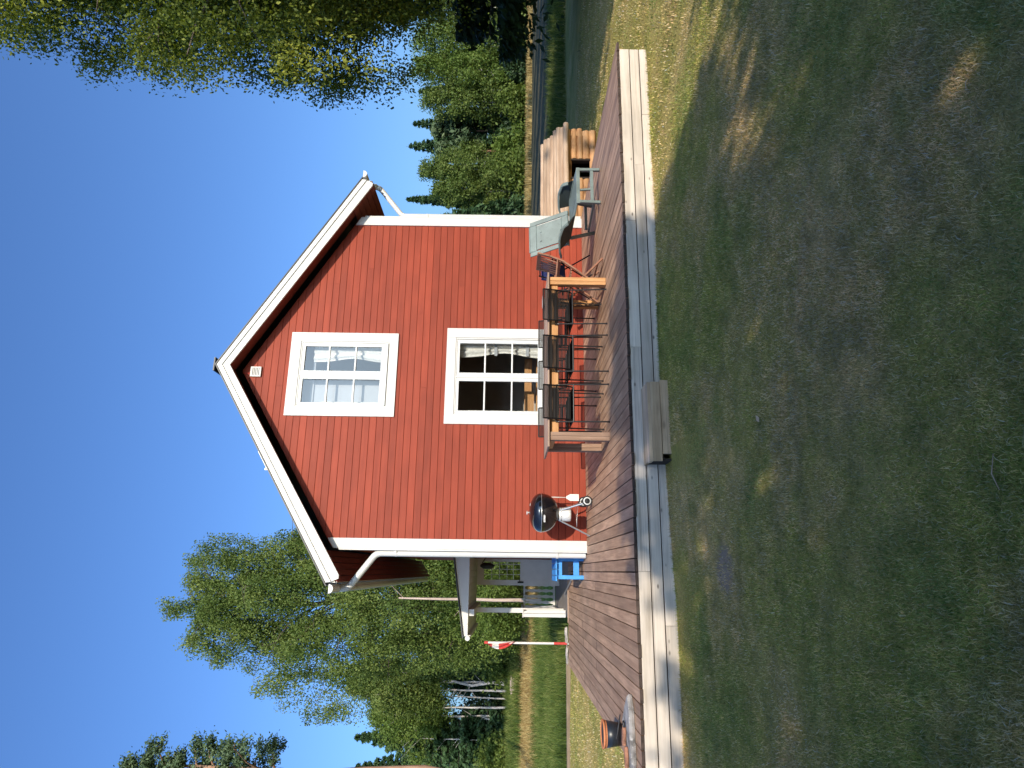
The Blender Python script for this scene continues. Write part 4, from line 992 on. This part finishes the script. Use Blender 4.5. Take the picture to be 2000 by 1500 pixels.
for i,(k,x,y,h,r_,m_,lb) in enumerate(RT_):
    if k=='b': broadleaf('birch_tree',(x,y),h+1.0,r_,1.6,80+i,.155,18000,m_,'birch',.10,.7,limbs=28,csize=.12,label=lb,group=G2)
    elif k=='s': spruce('spruce_tree',(x,y),h+.6,r_,.8,80+i,.25,15000,label=lb,group=G2)
    else: pine('pine_tree',(x,y),h,r_,6.2,80+i,.3,5000,label=lb,group=G2,tr=.17,cs=.34)
for i,(x,y,h,r_,m_,lb) in enumerate([(46.5,51.0,3.6,2.0,'L_shrub','brightest round bush at the forest foot above the log hut'),(42.0,53.6,3.8,2.4,'L_light','bush at the forest foot right of the house corner'),(38.2,52.5,3.2,2.2,'L_shrub','bush at the forest foot touching the house corner'),(49.6,50.0,3.0,2.0,'L_dark','dark bush at the forest foot right of the bright round one'),(53.0,48.0,3.0,2.2,'L_light','bush under the light birches'),(56.5,46.5,3.4,2.4,'L_birch','bush at the far right forest foot'),(44.2,53.8,3.0,2.0,'L_dark','dark bush in the shade below the pointed spruce')]):
    bush((x,y),h,r_,120+i,m_,lb,4500,.24,'bushes along the right forest edge')
for i,(x,y,lb) in enumerate([(51.5,49.0,'thin pale stem right of the bright bush'),(53.2,48.4,'pale stem below the overhanging crown'),(55.3,47.6,'pale stem at the right end of the field'),(48.0,51.6,'short pale stem beside the bright bush')]):
    stem('slender_birch',(x,y),4.2,.10,140+i,'birch',lb,G2,6)
# row hidden behind the house, seen when stepping aside
GH='trees behind the red house'
for i,(x,y,h) in enumerate([(4,40,9.5),(9,43,10),(14,45,9.5),(19,48,10.5),(24,50,10),(29,52,10.5),(33,53,10)]):
    spruce('spruce_tree',(x,y),h,2.8,.6,160+i,.4,5000,label=None,group=GH)['label']='spruce %s hidden behind the red house'%['nearest the porch','next to the porch side one','left of the middle','in the middle of the row','right of the middle','near the right forest','closest to the right forest'][i]
# --- right overhanging birch and spruce
broadleaf('birch_tree',(8.55,-.9),12.6,2.95,4.2,206,.046,440000,'L_gold','bark',.22,1.9,prof=lambda t:1.1-.45*t,limbs=100,csize=.052,label='large near birch overhanging the scene at the upper right',group=None,tonevar=.7,floor=1)
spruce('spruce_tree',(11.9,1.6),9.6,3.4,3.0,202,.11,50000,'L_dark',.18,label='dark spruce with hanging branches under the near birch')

# --- trees behind the camera whose shade falls over the lawn and the deck front
GB='trees behind the viewer'
def shade(x,y,h,r_,seed,mat='L_dark',n=9000,base=.4,label='',kind='b',leaf=.17):
    o=broadleaf('birch_tree',(x,y),h,r_,base,seed,leaf,n,mat,'bark',.12,.3,prof=lambda t:(1-t)**.28 if t>.2 else .95,limbs=30,csize=.17,label=label,group=GB); return o
SY=-17.5
def topz(b_,y): return b_-.5*y
def cx_(a,y): return a-.14*y
rows=[(-13,-.6),(-11,-1.1),(-9,-1.4),(-7.4,-1.8),(-6.2,-2.1),(-5.1,-2.25),(-4.2,-2.3),(-3.1,-1.65),(-2.2,-1.62)]
wd=['leftmost','second from the left','third from the left','fourth from the left','fifth from the left','sixth from the left','middle','next right of the middle','tall one left of the gap','second left of the gap','one beside the gap']
for i,(a,b_) in enumerate(rows):
    y=SY+(.5 if i%2 else -.6); h=topz(b_,y)+.345; shade(cx_(a,y),y,h,1.0,300+i,n=3600,label='bushy birch behind the viewer, %s of the shade row'%wd[i])
for i,(a,b_) in enumerate([(-1.35,-1.65),(-.85,-1.85)]):
    y=SY+.5*i; h=topz(b_,y)+.345
    broadleaf('birch_tree',(cx_(a,y),y),h,.85,h-1.35,345+i,.16,2000,'L_dark','bark',.09,.3,prof=lambda t:.9,limbs=16,csize=.2,label='high crowned slim birch behind the viewer, %s the gap'%['second from','right beside'][i],group=GB)
    broadleaf('bush',(cx_(a-.1,y),y-.3),5.2,1.1,.2,348+i,.17,6000,'L_dark','bark',.05,.3,prof=lambda t:(1-t)**.35 if t>.2 else .95,limbs=18,csize=.17,label='tall bush behind the viewer under the %s slim birch'%['second','first'][i],cat='bush',group='tall bushes behind the viewer')
lo=[(.30,-3.5),(1.1,-3.35),(2.0,-3.4),(3.0,-3.35),(4.1,-3.4),(5.3,-3.3),(6.6,-3.4),(8.2,-3.3)]
wl_=['first after the gap','second after the gap','third after the gap','fourth after the gap','fifth after the gap','sixth after the gap','seventh after the gap','last one']
for i,(a,b_) in enumerate(lo):
    y=SY+(.4 if i%2 else -.4); h=topz(b_,y)+.345; shade(cx_(a,y),y,h,1.15,320+i,n=10000,label='low bushy birch behind the viewer on the right, %s'%wl_[i])
for i,(a,y,h,r_,bs_,lb) in enumerate([(8.2,-14.5,11.4,3.1,4.6,'tall birch behind the viewer shading the near birch'),(12.8,-13.0,12.0,3.4,4.4,'tall birch behind the viewer at the far right')]):
    broadleaf('birch_tree',(cx_(a,y),y),h,r_,bs_,340+i,.2,15000,'L_birch','bark',.2,.5,limbs=40,csize=.14,label=lb,group=GB)
for i,(x,y,h,lb) in enumerate([(20,-6,21,'first'),(25,-4,22,'second'),(30,-2,24,'third'),(35.5,0,25,'fourth'),(41,2,25,'fifth'),(47,4,24,'sixth')]):
    spruce('spruce_tree',(x,y),h,4.4,.8,360+i,.55,9000,label='tall spruce beyond the right picture edge shading the field, %s from the house'%lb,group='tall spruces beside the field')

# small things lying and growing on the lawn
M['L_weed']=paint('weed_leaf',(.07,.15,.06),.5,.2,30)
tw=empty('twig',(-2.828,-8.464,float(gz(-2.828,-8.464))+.022),0,'pale curved twig lying on the lawn near the viewer','twig')
b=MB(); b.tube([(-.05,.0,.0),(0,.012,.006),(.06,-.006,.003)],[.0012,.0018,.001],5); b.build('stick',M['logg'],tw)
lf=empty('fallen_leaf',(-2.218,-6.524,float(gz(-2.218,-6.524))+.024),.6,'dry brown leaf lying on the lawn in front of the step','leaf')
b=MB(); b.add([(-.03,0,.004),(0,-.014,.0),(.035,0,.008),(0,.014,.010)],[(0,1,2,3)]); b.build('blade',M['step'],lf,fix=False)

# ------------------------------------------------------------------ grass blades
def blades(name,xy,hgt,wid,seed,mat,label,lean=.45,tone=None,obj_z=None):
    rs=np.random.RandomState(seed); n=len(xy); z=gz(xy[:,0],xy[:,1])-.005
    a=rs.rand(n)*2*np.pi; sd=np.stack([np.cos(a),np.sin(a),0*a],1)*(wid*(.6+.8*rs.rand(n)))[:,None]*.5
    h=hgt*(.55+.75*rs.rand(n)); la=rs.rand(n)*2*np.pi; ll=np.abs(rs.normal(size=n))*lean*h; ld=np.stack([np.cos(la)*ll,np.sin(la)*ll,0*a],1)
    p=np.stack([xy[:,0],xy[:,1],z],1)
    md=p+ld*.32+np.stack([0*a,0*a,h*.58],1); tp=p+ld+np.stack([0*a,0*a,h*np.sqrt(np.clip(1-(ll/h)**2*.4,.2,1))],1)
    v=np.stack([p-sd,p+sd,md+sd*.8,md-sd*.8,tp],1).reshape(-1,3)
    me=bpy.data.meshes.new(name); me.vertices.add(5*n); me.vertices.foreach_set('co',v.astype(np.float32).ravel())
    k=np.arange(n)[:,None]*5; li=np.concatenate([k+0,k+1,k+2,k+3,k+3,k+2,k+4],1).astype(np.int32).ravel()
    me.loops.add(7*n); me.loops.foreach_set('vertex_index',li)
    ls=(np.arange(n)[:,None]*7+np.array([[0,4]])).astype(np.int32).ravel(); me.polygons.add(2*n); me.polygons.foreach_set('loop_start',ls); me.polygons.foreach_set('loop_total',np.tile(np.array([4,3],dtype=np.int32),n))
    at=me.attributes.new('tone','FLOAT','POINT'); pt_=.5+.22*np.sin(xy[:,0]*1.3+np.sin(xy[:,1]*.9)*2)+.2*np.sin(xy[:,1]*1.7+xy[:,0]*.6+2)
    at.data.foreach_set('value',np.repeat(rs.rand(n) if tone is None else np.clip(pt_*.75+(rs.rand(n)-.5)*.8,0,1),5).astype(np.float32))
    me.materials.append(mat); me.update(calc_edges=True)
    o=bpy.data.objects.new(name,me); C.objects.link(o); tag(o,label,'grass',kind='stuff'); return o
def lawnblade():
    m_,t,bs,out,N,L=nodes('lawn_blades'); at=N('ShaderNodeAttribute',attribute_name='tone'); g=N('ShaderNodeNewGeometry')
    n1=N('ShaderNodeTexNoise',i_Scale=1.25,i_Detail=5.0,i_Roughness=.62); L(g.outputs['Position'],n1.inputs['Vector'])
    n2=N('ShaderNodeTexNoise',i_Scale=.5,i_Detail=3.0); L(g.outputs['Position'],n2.inputs['Vector'])
    ra=ramp(N,[(0,(0.146,0.212,0.035)),(.40,(0.330,0.372,0.080)),(.72,(0.544,0.477,0.143)),(.90,(0.817,0.603,0.285)),(1,(0.605,0.605,0.436))])   # green lawn
    rb=ramp(N,[(0,(0.273,0.221,0.099)),(.35,(0.526,0.381,0.169)),(.65,(0.739,0.514,0.267)),(.88,(0.840,0.691,0.428)),(1,(0.605,0.605,0.564))])   # dry lawn
    rc=ramp(N,[(0,(0.097,0.177,0.035)),(.5,(0.215,0.300,0.072)),(.85,(0.428,0.426,0.143)),(1,(0.605,0.574,0.321))])   # lush dark patches
    for r_ in(ra,rb,rc): L(at.outputs['Fac'],r_.inputs[0])
    n3=N('ShaderNodeTexNoise',i_Scale=1.05,i_Detail=4.0,i_Roughness=.6); v3=N('ShaderNodeVectorMath',operation='ADD'); v3.inputs[1].default_value=(31,17,5); L(g.outputs['Position'],v3.inputs[0]); L(v3.outputs[0],n3.inputs['Vector'])
    ma=N('ShaderNodeMath',operation='ADD'); L(n1.outputs[0],ma.inputs[0]); L(n2.outputs[0],ma.inputs[1])
    mr=N('ShaderNodeMapRange',interpolation_type='SMOOTHSTEP'); mr.inputs['From Min'].default_value=.86; mr.inputs['From Max'].default_value=1.12; L(ma.outputs[0],mr.inputs[0])
    mr3=N('ShaderNodeMapRange',interpolation_type='SMOOTHSTEP'); mr3.inputs['From Min'].default_value=.50; mr3.inputs['From Max'].default_value=.68; L(n3.outputs[0],mr3.inputs[0])
    n4=N('ShaderNodeTexNoise',i_Scale=5.5,i_Detail=3.0); L(g.outputs['Position'],n4.inputs['Vector']); r4=ramp(N,[(.3,(.60,.66,.64)),(.7,(1.35,1.28,1.2))]); L(n4.outputs[0],r4.inputs[0])
    c=mixc(N,L,mr.outputs[0],ra.outputs[0],rb.outputs[0]); c=mixc(N,L,mr3.outputs[0],c,rc.outputs[0]); c=mixc(N,L,1.0,c,r4.outputs[0],'MULTIPLY'); L(c,bs.inputs['Base Color']); bs.inputs['Roughness'].default_value=.65; bs.inputs['Specular IOR Level'].default_value=.3
    tr=N('ShaderNodeBsdfTranslucent'); L(c,tr.inputs[0]); mx=N('ShaderNodeMixShader'); mx.inputs[0].default_value=.25; L(bs.outputs[0],mx.inputs[1]); L(tr.outputs[0],mx.inputs[2]); L(mx.outputs[0],out.inputs[0]); return m_
M['blade']=lawnblade()
M['hay']=leafmat('dry_grass',(.20,.14,.05),(.38,.27,.10),(.52,.42,.19),.2)
M['tallg']=leafmat('tall_green_grass',(.05,.085,.016),(.13,.18,.035),(.30,.30,.10),.3) if 1 else leafmat('tall_green_grass',(0.072,0.145,0.020),(0.167,0.275,0.036),(0.348,0.392,0.102),.3)
rs=np.random.RandomState(77)
def wedge(n,d0,d1,a0=-.62,a1=.62,pw=1.0):
    """points in front of the photographer between two distances"""
    d=d0+(d1-d0)*rs.rand(n)**pw; a=a0+(a1-a0)*rs.rand(n); ya=math.atan2(FW.x,FW.y)
    return np.stack([-3.137+d*np.sin(a+ya),-10.5+d*np.cos(a+ya)],1),d
def keep_lawn(p): 
    inside=(p[:,0]>-5.02)&(p[:,0]<2.83)&(p[:,1]>-4.03)
    stp=(p[:,0]>-2.13)&(p[:,0]<-1.34)&(p[:,1]>-4.32)&(p[:,1]<-4)
    hut=(p[:,0]>2.9)&(p[:,0]<4.9)&(p[:,1]>.2)&(p[:,1]<1.5)
    back=(p[:,0]>-2.9)&(p[:,0]<2.9)&(p[:,1]>-4)
    deck2=(p[:,0]>-4.98)&(p[:,0]<-2.8)&(p[:,1]>-4)&(p[:,1]<7.4)
    bare=(np.hypot((p[:,0]+3.10)/.17,(p[:,1]+5.58)/.20)<1+.35*np.sin(p[:,0]*37)*np.sin(p[:,1]*29))
    return ~(inside|stp|hut|back|deck2)&~(bare&(rs.rand(len(p))<.62))
for nm,n,d0,d1,hg,wd_,lb in (('lawn_grass',210000,1.5,3.6,.022,.0028,'short mown lawn grass close to the viewer'),('lawn_grass',210000,3.5,7.0,.024,.0040,'short mown lawn grass in front of the deck'),('lawn_grass',90000,6.9,18,.032,.009,'short lawn grass beyond the ends of the deck')):
    p,d=wedge(n,d0,d1); kp=keep_lawn(p)&((p[:,1]<7.1)|(p[:,0]>3))&((p[:,0]<3)|(p[:,1]<8)); p=p[kp]; blades(nm,p,hg,wd_,int(d0*10),M['blade'],lb,.9)
# fringe of longer grass along the deck front
p=np.stack([-5.2+8.2*rs.rand(2600),-4.045-.04*np.abs(rs.normal(size=2600))],1); p=p[(p[:,0]<-2.14)|(p[:,0]>-1.33)]; blades('edge_grass',p,.04,.003,5,M['blade'],'longer grass fringe along the foot of the deck front boards',.6)
# left meadow
n=60000; d=9+19*rs.rand(n)**1.0; p=np.stack([-24+22*rs.rand(n),7.4+13*rs.rand(n)**1.2],1); p=p[(p[:,0]<-4.4)&(p[:,0]>-(5+.65*(p[:,1]+10.5)))]; blades('tall_grass',p,.34,.014,9,M['tallg'],'tall green grass beyond the timber edging on the left',.7,tone=1)
n=26000; p=np.stack([-22+19*rs.rand(n),19+11*rs.rand(n)],1); p=p[(p[:,0]<-3.2)]; blades('dry_grass',p,.30,.018,10,M['hay'],'tan strip of dry mown hay across the left meadow',1.0)
n=34000; p=np.stack([-22+22*rs.rand(n),27+12*rs.rand(n)],1); blades('bank_grass',p,.55,.03,11,M['tallg'],'bright green bank of tall grass below the birch stems',.7,tone=1)
n=16000; p=np.stack([5.5+16*rs.rand(n),6.5+5.5*rs.rand(n)],1); blades('field_edge_grass',p,.42,.014,12,M['tallg'],'green tall grass strip between lawn and dark field on the right',.8,tone=1)
n=22000; p=np.stack([10+62*rs.rand(n),44+12*rs.rand(n)],1); blades('ripe_grass',p,.55,.06,13,M['hay'],'yellow band of ripe grass at the far side of the dark field',.6)
